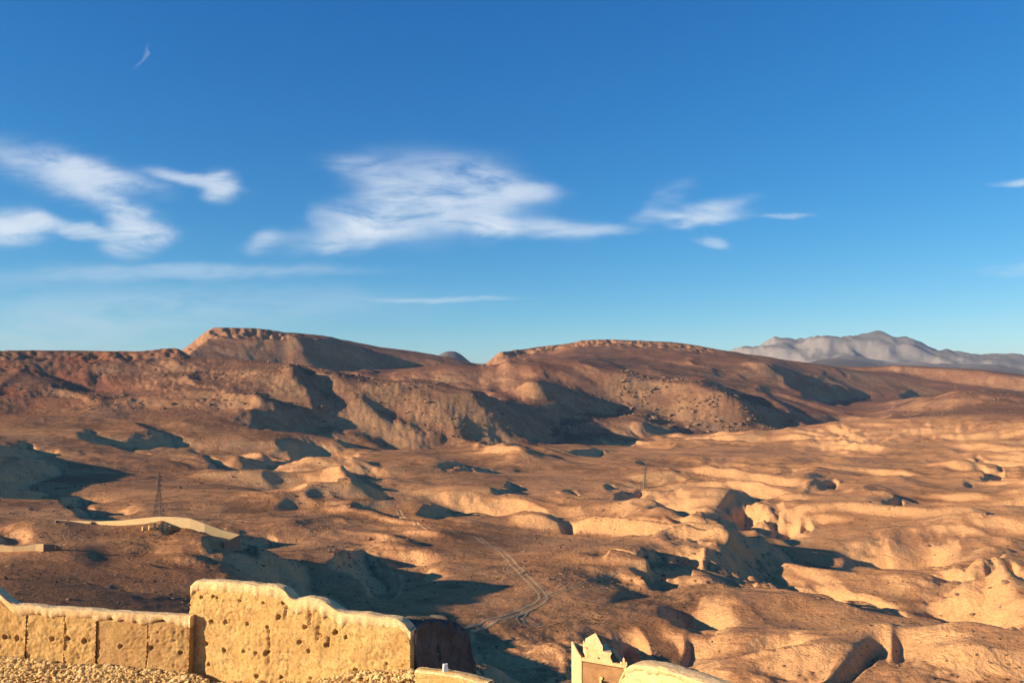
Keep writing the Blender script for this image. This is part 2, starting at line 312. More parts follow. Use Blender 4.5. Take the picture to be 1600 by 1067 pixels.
NTH = 681; G_TH = np.linspace(-0.85, 0.85, NTH); HT = G_TH[1]-G_TH[0]
HL = 0.008; LN0 = math.log(3.0); NLR = int((math.log(19500.0)-LN0)/HL)+1; G_L = LN0+HL*np.arange(NLR); RHO = np.exp(G_L)
def pix2at(u, v):
    Xp = (np.asarray(u, float)-800)/F; Yp = (533.5-np.asarray(v, float))/F
    dy = np.cos(PITCH)-Yp*np.sin(PITCH); dz = np.sin(PITCH)+Yp*np.cos(PITCH)
    return np.arctan2(Xp, dy), dz/np.hypot(Xp, dy)
def at2pix(th, t):
    dx = np.sin(th); dy = np.cos(th)
    f = np.maximum(dy*np.cos(PITCH)+t*np.sin(PITCH), .05); up = -dy*np.sin(PITCH)+t*np.cos(PITCH)
    return 800+F*dx/f, 533.5-F*up/f
def smooth1(a, n):
    for _ in range(n): a = np.concatenate([[a[0]], (a[:-2]+2*a[1:-1]+a[2:])/4, [a[-1]]])
    return a
def base():
    u_of=800+F*np.tan(G_TH)  # approx col (pitch ignored, refined per v)
    R=[];Z=[]
    for kind,pts in CUR:
        P=np.array([[p[0],p[1]]+([p[2],0] if len(p)==3 else [p[2],p[3]]) for p in pts],float)
        th=np.array([pix2at(p[0], p[2] if kind!='z' else 800)[0] for p in P])
        if kind=='z': zz=P[:,2]
        else:
            t=np.array([pix2at(p[0],p[2])[1] for p in P]); zz=t*P[:,1]
            if kind=='m': zz=np.where(P[:,3]!=0,P[:,3],zz)
        r=np.interp(G_TH,th,P[:,1]); z=np.interp(G_TH,th,zz/P[:,1])*r
        far=P[:,1].mean()>1400; nr,n=(12,3) if far else (160,60)
        R.append(smooth1(r,nr)); Z.append(smooth1(z/r,n)*R[-1])
    R=np.array(R);Z=np.array(Z)
    for k in range(1,len(R)): R[k]=np.maximum(R[k],R[k-1]*1.004)
    z=np.empty((NTH,NLR))
    for j in range(NTH):
        x=np.log(R[:,j]); y=Z[:,j]
        # pchip in x
        h=np.diff(x); dl=np.diff(y)/h
        m=np.zeros(len(x)); 
        w1=2*h[1:]+h[:-1]; w2=h[1:]+2*h[:-1]
        ok=dl[1:]*dl[:-1]>0
        with np.errstate(all='ignore'):
            mm=(w1+w2)/(w1/dl[:-1]+w2/dl[1:])
        m[1:-1]=np.where(ok,mm,0); m[0]=dl[0]; m[-1]=dl[-1]
        i=np.clip(np.searchsorted(x,G_L)-1,0,len(x)-2)
        s=np.clip((G_L-x[i])/h[i],0,1)
        z[j]=(2*s**3-3*s**2+1)*y[i]+(s**3-2*s**2+s)*h[i]*m[i]+(-2*s**3+3*s**2)*y[i+1]+(s**3-s**2)*h[i]*m[i+1]
    return z
def fill(polys,W=1600,Hh=1067):
    m=np.zeros((Hh,W),bool)
    for p in polys:
        p=np.array(p); x,y=p[:,0],p[:,1]; x2,y2=np.roll(x,-1),np.roll(y,-1)
        for r in range(max(0,int(y.min())),min(Hh-1,int(y.max())+1)+1):
            yc=r+.5; k=((y<=yc)!=(y2<=yc))
            if not k.any(): continue
            xs=np.sort(x[k]+(yc-y[k])/(y2[k]-y[k])*(x2[k]-x[k]))
            for a,b_ in zip(xs[::2],xs[1::2]):
                a=int(np.clip(round(a),0,W)); b_=int(np.clip(round(b_),0,W)); m[r,a:b_]=True
    return m
wb_far = .005
def visible_cells(z):
    t = z/RHO[None]; M = np.maximum.accumulate(t, 1); return t >= M-1e-9, M
st_g = (np.cos(G_TH)*np.cos(SUN_AZ)-np.sin(G_TH)*np.sin(SUN_AZ))[:, None]
sr_g = (np.sin(G_TH)*np.cos(SUN_AZ)+np.cos(G_TH)*np.sin(SUN_AZ))[:, None]
def blur_axis(a,n,ax):
    for _ in range(n):
        p=np.take(a,[0],ax);q=np.take(a,[-1],ax)
        e=np.concatenate([p,a,q],ax)
        sl=lambda s:tuple(s if k==ax else slice(None) for k in range(a.ndim))
        a=(e[sl(slice(0,-2))]+2*e[sl(slice(1,-1))]+e[sl(slice(2,None))])/4
    return a
J0=int(np.searchsorted(RHO,130)); J1=int(np.searchsorted(RHO,4700))
LEE_F = .6; LEE_G = -.72; LEE_0 = -.12
def solve_relief(zb,outer=6,iters=200,wb0=0.004,verbose=False):
    dark=fill(outline_polys(D)); bri=fill(outline_polys(B))
    lee=np.zeros(dark.shape,np.float32)          # 1 on the steep lee just behind a crest, 0 on the shaded floor beyond
    for r_ in range(dark.shape[0]):
        dd=np.diff(np.concatenate([[0],dark[r_].astype(np.int8),[0]])); a0=np.where(dd==1)[0]; a1=np.where(dd==-1)[0]
        for p0,p1 in zip(a0,a1): lee[r_,p0:p0+int(np.ceil(LEE_F*(p1-p0)))]=1
    lee=blur_axis(lee,2,0)
    dark=np.clip(1.6*blur_axis(blur_axis(dark.astype(np.float32),4,0),14,1)-.15,0,1); bri=blur_axis(blur_axis(bri.astype(np.float32),30,0),70,1)
    zb=blur_axis(zb/RHO,6,1)*RHO
    z=zb.copy(); sl=(slice(None),slice(J0,J1)); R=RHO[None,J0:J1]
    q=np.zeros((NTH,J1-J0)); s_t=st_g/HT; s_r=sr_g
    p_t=-sr_g/HT; p_r=st_g
    def gt(a): o=np.zeros_like(a); o[:-1]=a[1:]-a[:-1]; return o
    def gtT(a): o=np.zeros_like(a); o[1:]+=a[:-1]; o[:-1]-=a[:-1]; return o
    def gl(a): o=np.zeros_like(a); o[:,:-1]=(a[:,1:]-a[:,:-1])/HL; o+=a; return o
    def glT(a): o=a.copy(); b=a[:,:-1]/HL; o[:,1:]+=b; o[:,:-1]-=b; return o
    edge=np.ones((1,J1-J0)); k=np.arange(J1-J0)
    edge=1+80*np.exp(-k/12.)[None]+80*np.exp(-(J1-J0-1-k)/10.)[None]
    thf=np.clip((np.abs(G_TH)-0.60)/0.1,0,1)[:,None]
    # baseline gradient of zb
    zbq=zb[sl]/R
    gb=s_t*gt(zbq)+s_r*gl(zbq)
    Gs=None
    for o in range(outer):
        vis,_=visible_cells(z); vis=vis[sl]
        t=z[sl]/R
        U,V=at2pix(G_TH[:,None]+0*t,t)
        ui=np.clip(U.astype(int),0,1599); vi=np.clip(V.astype(int),0,1066)
        inn=(U>=0)&(U<1600)&(V>=0)&(V<1067)&vis
        dk=np.where(inn,dark[vi,ui],0); br=np.where(inn,bri[vi,ui],0)*(1-dk)
        mid=np.where(R>1600,np.clip(gb,-.17,2),np.clip(gb,-0.10,0.3))
        G=mid+(np.maximum(gb,np.where(R<450,.05,.12))-mid)*br; lf=lee[vi,ui]; G=G+(np.where(R<330,np.where(G_TH[:,None]<-.04,.47,.8),1.0)*LEE_G*lf+LEE_0*(1-lf)-G)*dk
        w=np.where(inn,.30+.2*br+1.4*dk,.12)
        far=(R>1300)
        if Gs is not None:   # damp
            G=.5*G+.5*Gs
        Gs=G
        rhs_g=G-gb
        # silhouettes stronger: crest cells (visible followed by hidden)
        crest=vis[:,:-1]&~vis[:,1:]
        wb=np.full(vis.shape,wb0)*edge; wb=wb*(1+3*far)+wb_far*(R>1900)
        wb[:,:-1][crest&(R[:,:-1]>1500)]+=0.6
        wb=wb+thf*.05+.12*np.clip((400-R)/60,0,1)*np.clip((-.27-G_TH[:,None])/.05,0,1)
        wp=.05+.12*np.clip((1000-R)/600,0,1)+.15*np.clip((450-R)/100,0,1)
        def A(x):
            a=gt(x); b_=gl(x)
            g=s_t*a+s_r*b_; p=p_t*a+p_r*b_
            wg=w*g; 
            r=gtT(s_t*wg)+glT(s_r*wg)+gtT(p_t*wp*p)+glT(p_r*wp*p)+wb*x
            return r
        wg=w*rhs_g; rhs=gtT(s_t*wg)+glT(s_r*wg)
        # jacobi precond
        dg=2*(s_t**2*w+p_t**2*wp)+2*(s_r**2*w+p_r**2*wp)/HL**2+wb
        x=q.copy(); r=rhs-A(x); y=r/dg; p=y.copy(); rz=(r*y).sum()
        for it in range(iters):
            Ap=A(p); al=rz/(p*Ap).sum(); x+=al*p; r-=al*Ap; y=r/dg; rz2=(r*y).sum(); p=y+rz2/rz*p; rz=rz2
        q=x
        z=zb.copy(); z[sl]+=q*R
        M0=np.max((zb/RHO)[:,J0:J1],1); M1=np.max((z/RHO)[:,J0:J1],1)
        dl=smooth1(M0-M1,6); ease=np.clip((RHO-1700)/500,0,1); ease=ease*ease*(3-2*ease); z+=dl[:,None]*ease[None]*RHO
        if verbose: print(o, 'rms px', np.sqrt((q**2).mean()), 'dark frac',dk.mean(), flush=True)
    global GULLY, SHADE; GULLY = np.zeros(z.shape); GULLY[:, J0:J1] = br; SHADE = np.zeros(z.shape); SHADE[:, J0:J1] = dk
    return z,dark

ZG, _dark = solve_relief(base())
GULLY = np.clip(blur_axis(blur_axis(GULLY, 160, 0), 60, 1)*1.5, 0, 1)  # sunlit-slope outlines: they roughen into gullies and also lighten the ground
TZ = ZG/RHO[None]
for _k in range(60):             # loose slopes slump until none is steeper than its angle of rest
    _zz = TZ*RHO[None]; _sx = np.gradient(_zz, HT, axis=0)/RHO[None]; _sy = np.gradient(_zz, HL, axis=1)/RHO[None]
    _st = np.hypot(_sx, _sy); _wt = np.clip((_st-.62)/.25, 0, 1)*(RHO < 1250)[None]*(RHO > 110)[None]; _wt = blur_axis(blur_axis(_wt, 2, 0), 2, 1)
    TZ = TZ*(1-_wt)+blur_axis(blur_axis(TZ, 1, 0), 2, 1)*_wt
_nr = 1/(1+np.exp((RHO-520)/50))[None]
TZ = TZ*(1-_nr)+blur_axis(blur_axis(TZ, 6, 0), 5, 1)*_nr
def blur(a, n):
    for _ in range(n):
        a = np.concatenate([a[:1], (a[:-2]+2*a[1:-1]+a[2:])/4, a[-1:]], 0)
        a = np.concatenate([a[:, :1], (a[:, :-2]+2*a[:, 1:-1]+a[:, 2:])/4, a[:, -1:]], 1)
    return a
TZ = blur(TZ, 2)
near_r = np.log([3, 20, 45, 85, 100]); 
SHADE = np.clip(blur_axis(blur_axis(SHADE, 20, 0), 10, 1)*1.6, 0, 1)
def gully_at(th, L, GULLY=None):
    GULLY = globals()['GULLY'] if GULLY is None else GULLY
    fi = (np.clip(th, -.85, .85)+0.85)/1.7*(NTH-1); i = np.clip(fi.astype(int), 0, NTH-2); fj = (L-G_L[0])/HL; j = np.clip(fj.astype(int), 0, NLR-2); a = fi-i; b = np.clip(fj-j, 0, 1)
    return GULLY[i, j]*(1-a)*(1-b)+GULLY[i+1, j]*a*(1-b)+GULLY[i, j+1]*(1-a)*b+GULLY[i+1, j+1]*a*b
def z_low(th, L):
    tc_ = np.clip(th, -0.85, 0.85)
    fi = (tc_+0.85)/1.7*(NTH-1); i = np.clip(fi.astype(int), 0, NTH-2); a = fi-i
    fj = (L-G_L[0])/HL; j = np.clip(fj.astype(int), 0, NLR-2); b = np.clip(fj-j, 0, 1)
    t = TZ[i, j]*(1-a)*(1-b)+TZ[i+1, j]*a*(1-b)+TZ[i, j+1]*(1-a)*b+TZ[i+1, j+1]*a*b
    z = t*np.exp(L)
    j1 = int((math.log(100.0)-G_L[0])/HL); t100 = TZ[i, j1]*(1-a)+TZ[i+1, j1]*a
    # near the viewpoint: the flank of the citadel hill
    z100 = t100*100.0
    side = sstep(-.5, .3, th)
    zn = np.interp(L, near_r[:4], [-11, -17, -31, -40])-side*np.interp(L, near_r[:4], [0, 2, 4, 12])
    k = sstep(near_r[3], near_r[4], L); zn = np.where(L < math.log(100.0), zn*(1-k)+z100*k, z)
    # outside the surveyed sector the land levels out into a plain
    o = sstep(0.85, 1.4, np.abs(th)); plain = np.interp(L, np.log([3, 20, 45, 85, 300, 800, 60000]), [-11, -19, -33, -48, -90, -118, -118])
    return zn*(1-o)+plain*o
ths = np.concatenate([np.arange(-math.pi, -.86, .045), np.arange(-.85, -.64, .006), np.arange(-.635, .635, .00155), np.arange(.64, .85, .006), np.arange(.86, math.pi, .045), [math.pi]])
Ls = np.concatenate([np.arange(math.log(3), math.log(100), .035), np.arange(math.log(100), math.log(5000), .0048), np.arange(math.log(5000), math.log(19300), .011), np.log([19400, 26000, 40000, 70000])])
TH, LL = np.meshgrid(ths, Ls, indexing='ij'); RR = np.exp(LL)
X = RR*np.sin(TH); Y = RR*np.cos(TH)
Z = z_low(TH, LL)
dth = np.gradient(ths)[:, None]
gx = np.gradient(Z, axis=0)/dth/RR; gr = np.gradient(Z, axis=1)/np.gradient(Ls)[None]/RR
SL = blur(np.hypot(gx, gr), 3)
# cliffs just under the rims of the table hills
def cliff(Z, r0, r1, th0, th1, hgt, wd):
    win = (RR > r0) & (RR < r1)
    zc = np.where(win, Z, -1e9).max(1, keepdims=True); jc = np.where(win, Z, -1e9).argmax(1)[:, None]
    jj = np.arange(Z.shape[1])[None]
    wth = sstep(th0-.02, th0+.02, TH)*(1-sstep(th1-.02, th1+.02, TH))
    fl = 1+.9*perlin(X/38., Y/38., 3)+.6*perlin(X/14., Y/14., 4)
    d = np.maximum(zc-Z, 0)
    g = hgt*fl*sstep(wd*.2, wd, d+wd*.5*perlin(X/20., Y/20., 5))*(1-sstep(wd*1.5, wd*7, d))
    return Z-np.where(win & (jj <= jc), g*wth, 0)
Z = cliff(Z, 2900, 4100, -.42, -.27, 16, 9)
Z = cliff(Z, 3300, 4200, -.05, .25, 12, 8)
Z = cliff(Z, 1850, 2250, -.8, -.39, 7, 5)
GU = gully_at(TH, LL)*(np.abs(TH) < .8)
LEEW = gully_at(TH, LL, SHADE)*(np.abs(TH) < .8)
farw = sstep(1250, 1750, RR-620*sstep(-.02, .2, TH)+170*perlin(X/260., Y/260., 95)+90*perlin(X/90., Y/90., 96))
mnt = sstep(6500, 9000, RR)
m = sstep(.06, .36, SL)
flat_right = sstep(.0, .35, TH)*(1-sstep(1300, 1700, RR))
wx = perlin(X/140., Y/140., 11)*40; wy = perlin(X/140., Y/140., 12)*40
spac = RR*np.where(np.abs(TH) < .65, .0016, .02)+.05
patch = sstep(-.25, .35, perlin(X/210., Y/210., 21)+.5*perlin(X/70., Y/70., 22))
roll = (1-farw)*sstep(190, 420, RR+400*np.clip(TH, 0, 1))*sstep(-.45, -.1, TH+.0002*RR)*(1-.8*sstep(-.10, -.20, TH)*(1-sstep(520, 700, RR)))
N = np.zeros_like(Z)
calm = sstep(-.1, .35, perlin(X/330.+3.1, Y/420., 101)+.35)            # open gravel flats stay smooth
for k, (lam, am) in enumerate(((210, .064), (105, .084), (52, .068), (27, .042))):
    n = perlin((X+1.3*wx)/lam/1.35+.45*Y/lam, (Y+1.3*wy)/lam/1.1, 110+k)
    N += roll*(.10+1.0*np.clip(1-calm+.9*GU+.55*flat_right, 0, 1))*am*lam*(.55-2.0*np.abs(n))*(1-.45*sstep(.10, .35, SL))*(1-.75*LEEW)
spur = 1-2.0*np.abs(perlin((X+2*wx)/330., (Y+2*wy)/420., 91)); N += spur*17*sstep(1150, 1450, RR+120*perlin(X/200., Y/200., 92))*(1-sstep(1800, 2020, RR))*(1-sstep(0, .12, TH))
spur = 1-2.0*np.abs(perlin((X+2*wx)/300., (Y+2*wy)/500., 93)); N += spur*14*sstep(2300, 2700, RR)*(1-sstep(3250, 3600, RR))*sstep(-.05, .05, TH)
for k, lam in enumerate([160, 80, 40, 20, 10, 5, 2.5, 1.3]):
    fade = sstep(2.2, 5.0, lam/spac)
    n = perlin((X+wx)/lam, (Y+wy)/lam, 30+k)
    rid = 1-np.abs(n)*2.2                        # ridges with sharp gullies between
    near_amp = (.007+.026*m+.034*flat_right*patch+.016*patch+.030*GU)*(1-farw)
    if lam > 100: near_amp = near_amp*.45
    elif lam > 30: near_amp = near_amp*.8
    near_amp = near_amp*(1-.55*(1-sstep(230, 300, RR))*sstep(-.1, -.22, TH))
    if lam <= 40: near_amp = near_amp*(1+.9*sstep(.04, .25, m)*sstep(-.25, 0, TH))
    far_amp = (.009+.022*m)*farw*(1-mnt)
    if lam > 100: far_amp = far_amp*.5
    am = (near_amp+far_amp)*lam*fade
    kr = sstep(.15, .75, m+farw+GU); N += am*((-rid*.8+n*.5)*kr+n*(1-kr))
# rocky roughness on the face of the left hills and the outcrop
rk = farw*(1-mnt)*sstep(-.1, .5, perlin(X/180., Y/180., 51)+.25+.5*m)
N += .75*rk*(2.6*np.abs(perlin(X/13., Y/13., 52))+1.6*np.abs(perlin(X/6.5, Y/6.5, 53)))*sstep(2.0, 4.5, 13/spac)
# the far range: big ridges
for k, lam in enumerate([2600, 1300, 650, 330, 160]):
    n = perlin(X/lam+.2*Y/lam, Y/lam/1.6, 60+k); N += mnt*(1-sstep(17000, 19000, RR))*((1-np.abs(n)*2.6)-1.0)*lam*(.02, .045, .085, .08, .06)[k]*np.where(RR > 11000, 1, .5)
N *= sstep(60, 140, RR)
crest_keep = 1.0
Zf = Z+N
WALL_U = np.array([60, 82, 110, 150, 190, 225, 250, 275, 298, 320, 345, 374, 395]); WALL_V = np.array([816, 815, 817.5, 822, 821, 819.5, 818, 819, 821, 830, 840, 850, 858])
WALL_R = np.interp(WALL_U, [80, 150, 200, 250, 290, 320, 374], [330, 321, 313, 306, 301, 298, 295])
def raise_ground(U_, V_, R_, soft_end, wid):
    global Zf
    tt = np.array([pix2at(u, v)[0] for u, v in zip(U_, V_)]); zb = np.array([P(u, v, r).z for u, v, r in zip(U_, V_, R_)])
    rw_ = np.interp(ths, tt, R_); zw_ = np.interp(ths, tt, zb); jw = np.clip(np.searchsorted(Ls, np.log(rw_)), 0, len(Ls)-1)
    dz = zw_-Zf[np.arange(len(ths)), jw]; dz = smooth1(dz, 260)
    en = sstep(tt[0]-soft_end, tt[0], ths)*(1-sstep(tt[-1], tt[-1]+soft_end, ths))
    off = (LL-np.log(rw_)[:, None]); Zf = Zf+(dz*en)[:, None]*np.exp(-np.abs(off/np.where(off < 0, wid*2.2, wid))**2.0)
raise_ground(WALL_U, WALL_V, WALL_R, .07, .07)
raise_ground(np.array([332, 349, 374, 388]), np.array([859, 862, 859, 861]), np.array([283, 285, 291, 295]), .012, .012)
raise_ground(np.array([-30, 0, 38, 68, 100]), np.array([861, 860, 861, 860.5, 861]), np.array([289, 286, 283, 279.5, 278]), .05, .04)
# ground lookup for everything that stands on it
def ground(x, y):
    th = math.atan2(x, y); L = math.log(max(math.hypot(x, y), 3.001))
    i = int(np.clip(np.searchsorted(ths, th)-1, 0, len(ths)-2)); j = int(np.clip(np.searchsorted(Ls, L)-1, 0, len(Ls)-2))
    a = (th-ths[i])/(ths[i+1]-ths[i]); b = (L-Ls[j])/(Ls[j+1]-Ls[j])
    return float(Zf[i,j]*(1-a)*(1-b)+Zf[i+1,j]*a*(1-b)+Zf[i,j+1]*(1-a)*b+Zf[i+1,j+1]*a*b)
def hit(u, v, r0=100.0):         # where the line of sight through (u, v) meets the ground beyond r0
    d = pix_dir(u, v); hh = math.hypot(d[0], d[1]); r = r0
    while r < 18000:
        x, y = d[0]/hh*r, d[1]/hh*r; g = ground(x, y)
        if g >= d[2]/hh*r: return Vector((x, y, g))
        r *= 1.003
    return Vector((x, y, g))

def terrain_material(name, cols, rock=None, bump=1.0):
    m_ = bpy.data.materials.new(name); m_.use_nodes = True; t = NT(m_.node_tree)
    bs = t.n['Principled BSDF']; bs.inputs['Roughness'].default_value = .95; bs.inputs['Specular IOR Level'].default_value = .08
    geo = t.new('ShaderNodeNewGeometry'); pos = geo.outputs['Position']
    sx = t.new('ShaderNodeSeparateXYZ'); t.put(sx.inputs[0], geo.outputs['Normal'])
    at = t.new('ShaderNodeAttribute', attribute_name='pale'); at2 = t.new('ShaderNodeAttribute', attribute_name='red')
    n1 = t.noise(pos, .012, 6, .6).outputs[0]; n2 = t.noise(pos, .06, 6, .65, .5).outputs[0]; n3 = t.noise(pos, .6, 5, .7).outputs[0]
    n4 = t.noise(pos, 3.0, 3, .7).outputs[0]
    steep = t.ramp(sx.outputs[2], .985, .90)
    f = t.math('ADD', t.math('MULTIPLY', steep, .60), t.math('MULTIPLY', t.math('SUBTRACT', n2, .5), 1.3))
    f = t.math('ADD', f, t.math('MULTIPLY', t.math('SUBTRACT', n1, .5), .9))
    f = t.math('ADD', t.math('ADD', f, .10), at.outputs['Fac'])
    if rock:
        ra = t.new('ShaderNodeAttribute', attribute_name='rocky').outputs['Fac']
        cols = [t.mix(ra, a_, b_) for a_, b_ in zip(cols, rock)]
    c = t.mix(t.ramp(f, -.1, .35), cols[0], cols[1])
    c = t.mix(t.ramp(f, .35, .9), c, cols[2])
    c = t.mix(t.math('MULTIPLY', at2.outputs['Fac'], .55), c, cols[3])
    # gravel speckle
    sp = t.ramp(n3, .40, .66); c = t.mix(t.math('MULTIPLY', sp, .26), c, cols[4])
    sp2 = t.ramp(n4, .56, .70); c = t.mix(t.math('MULTIPLY', sp2, .25), c, cols[0])
    t.put(bs.inputs['Base Color'], c)
    bsum = t.math('ADD', t.math('MULTIPLY', n3, .7), t.math('MULTIPLY', n2, 2.5))
    bsum = t.math('ADD', bsum, t.math('MULTIPLY', n4, .12))
    bp = t.new('ShaderNodeBump'); bp.inputs['Strength'].default_value = .8*bump; bp.inputs['Distance'].default_value = .8*bump
    t.put(bp.inputs['Height'], bsum); t.put(bs.inputs['Normal'], bp.outputs[0])
    return m_
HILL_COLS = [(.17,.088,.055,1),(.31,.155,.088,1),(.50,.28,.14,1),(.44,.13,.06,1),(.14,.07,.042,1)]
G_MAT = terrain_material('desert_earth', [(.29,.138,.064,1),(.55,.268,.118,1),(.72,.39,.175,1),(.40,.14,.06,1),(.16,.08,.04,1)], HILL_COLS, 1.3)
H_MAT = G_MAT
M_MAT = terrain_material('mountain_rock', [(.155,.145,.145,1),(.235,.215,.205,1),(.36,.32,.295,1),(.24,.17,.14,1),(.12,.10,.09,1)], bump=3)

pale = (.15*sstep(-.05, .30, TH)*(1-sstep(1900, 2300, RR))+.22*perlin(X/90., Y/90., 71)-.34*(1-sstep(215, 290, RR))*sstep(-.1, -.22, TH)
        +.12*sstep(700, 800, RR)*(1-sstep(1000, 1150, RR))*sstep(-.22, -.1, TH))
pale = pale+.7*mnt*(RR < 12000)-.22*farw*(1-mnt)+.10*sstep(.08,.3,SL)+.24*GU*(1-.6*farw)  # last term: pale marl, with brightness of the sunlit slopes put into the colour
red = farw*(1-mnt)*(sstep(-.38, -.52, TH)*.9*sstep(-.2, .3, perlin(X/120., Y/120., 72)) + .25*sstep(-.3, .5, perlin(X/300., Y/300., 73)))
nT, nL = Z.shape
idx = np.arange(nT*nL).reshape(nT, nL)
quads = np.stack([idx[:-1, :-1], idx[1:, :-1], idx[1:, 1:], idx[:-1, 1:]], -1)[:, :, ::-1]
VV = np.stack([X, Y, Zf], -1).reshape(-1, 3)
# where ground ends and hills begin follows the foot of the slopes
uu = 800+F*np.tan(np.clip(ths, -1.2, 1.2))
foot = (1+.05*perlin(uu/60., uu*0+.3, 97)+.025*perlin(uu/17., uu*0+.3, 98))*np.interp(uu, [-400,0,300,450,600,760,850,1000,1200,1600,2000], [1560,1560,1500,1450,1460,1560,1900,2050,2150,2300,2300])
Jf = np.searchsorted(Ls, np.log(foot)); jq = np.arange(nL-1)[None]
reg = np.where(jq < Jf[:-1, None], 0, np.where(RR[:-1, :-1] < 5400, 1, 2))
for k, (nm, mt) in enumerate((('desert_ground', G_MAT), ('hills', H_MAT), ('mountains', M_MAT))):
    q = quads[reg == k]; used = np.unique(q); rem = np.full(nT*nL, -1, np.int64); rem[used] = np.arange(len(used))
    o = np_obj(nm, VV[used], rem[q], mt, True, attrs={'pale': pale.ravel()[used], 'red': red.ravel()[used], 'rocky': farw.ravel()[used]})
    tag(o, kind='structure')

# ------------------------------------------------------------------ materials of built things
def simple_mat(name, col, rough=.9, noise_scale=None, col2=None, bump=0.0, scale2=None, spec=.15):
    m_ = bpy.data.materials.new(name); m_.use_nodes = True; t = NT(m_.node_tree)
    bs = t.n['Principled BSDF']; bs.inputs['Roughness'].default_value = rough; bs.inputs['Specular IOR Level'].default_value = spec
    if noise_scale:
        crk = None
        geo = t.new('ShaderNodeNewGeometry'); pos = geo.outputs['Position']
        n1 = t.noise(pos, noise_scale, 6, .65, .3).outputs[0]; n2 = t.noise(pos, noise_scale*8, 4, .7).outputs[0]
        c_ = t.mix(t.ramp(n1, .35, .68), (*col, 1), (*(col2 or col), 1))
        c_ = t.mix(t.math('MULTIPLY', t.ramp(n2, .52, .7), .4), c_, (*[x*.55 for x in col], 1))
        t.put(bs.inputs['Base Color'], c_)
        if name.startswith('rammed') or name.startswith('earthen'):      # cracks, straw pits and rain streaks
            vo = t.new('ShaderNodeTexVoronoi', feature='DISTANCE_TO_EDGE'); vo.inputs['Scale'].default_value = 1.6
            wv = t.new('ShaderNodeVectorMath', operation='ADD'); t.put(wv.inputs[0], pos)
            wn_ = t.noise(pos, 2.5, 5, .7); sv = t.new('ShaderNodeVectorMath', operation='SCALE'); t.put(sv.inputs[0], wn_.outputs['Color']); sv.inputs['Scale'].default_value = .9
            t.put(wv.inputs[1], sv.outputs[0]); t.put(vo.inputs['Vector'], wv.outputs[0])
            crk = t.math('MULTIPLY', t.math('SUBTRACT', 1.0, t.ramp(vo.outputs['Distance'], 0.0, .02)), t.ramp(n1, .42, .6))
            mp = t.new('ShaderNodeMapping'); mp.inputs['Scale'].default_value = (5, 5, .7); t.put(mp.inputs['Vector'], pos)
            stn = t.ramp(t.noise(mp.outputs[0], 1.3, 5, .65).outputs[0], .50, .72)
            pit = t.ramp(t.noise(pos, 11, 4, .75).outputs[0], .56, .70)
            c_ = t.mix(t.math('MULTIPLY', stn, .38), c_, (*[x*.52 for x in col], 1))
            c_ = t.mix(t.math('MULTIPLY', pit, .45), c_, (*[x*.45 for x in col], 1))
            c_ = t.mix(t.math('MULTIPLY', crk, .35), c_, (*[x*.3 for x in col], 1))
            n2 = t.math('SUBTRACT', n2, t.math('ADD', crk, pit)); t.put(bs.inputs['Base Color'], c_)
        if bump:
            bp = t.new('ShaderNodeBump'); bp.inputs['Strength'].default_value = .8; bp.inputs['Distance'].default_value = bump
            t.put(bp.inputs['Height'], t.math('ADD', n1, t.math('MULTIPLY', n2, .35))); t.put(bs.inputs['Normal'], bp.outputs[0])
    else: bs.inputs['Base Color'].default_value = (*col, 1)
    return m_
EARTH = simple_mat('rammed_earth', (.55,.325,.115), .95, 1.1, (.70,.445,.17), .07)
EARTH_DARK = simple_mat('rammed_earth_brown', (.46,.26,.10), .95, 1.4, (.62,.39,.15), .05)
RENDER_COAT = simple_mat('earthen_render', (.80,.52,.245), .95, 2.0, (.88,.62,.32), .04)
RUIN = simple_mat('old_earth_wall', (.11,.085,.065), .95, 1.2, (.17,.13,.10), .15)  # darker than the other earth: the side wall's shade is put into its colour
STONE = simple_mat('rubble_stone', (.58,.38,.15), .95, 2.5, (.80,.58,.27), .03)
ADOBE = simple_mat('adobe_brown', (.34,.175,.08), .95, 1.5, (.46,.25,.115), .04)
WALLM = simple_mat('pale_block_wall', (.66,.47,.24), .9, .4, (.72,.54,.29), .02)
BLOCKM = simple_mat('brown_block_wall', (.30,.19,.12), .9, .4, (.36,.23,.14), .02)  # brown of the hut blocks, also painted shade for the return panel
STEEL = simple_mat('weathered_steel', (.17,.13,.10), .6)
WHITE = simple_mat('white_paint', (.80,.79,.76), .5)
BLACKM = simple_mat('dark_opening', (.03,.022,.018), .9)
ROCKM = simple_mat('hill_boulder', (.17,.10,.068), .95, .3, (.30,.18,.11), .1)
SHRUBM = simple_mat('dry_shrub', (.085,.065,.035), .95, 1.0, (.13,.10,.05))
TRACKM = simple_mat('packed_track_soil', (.52,.31,.15), .95, .5, (.64,.41,.21), .02)

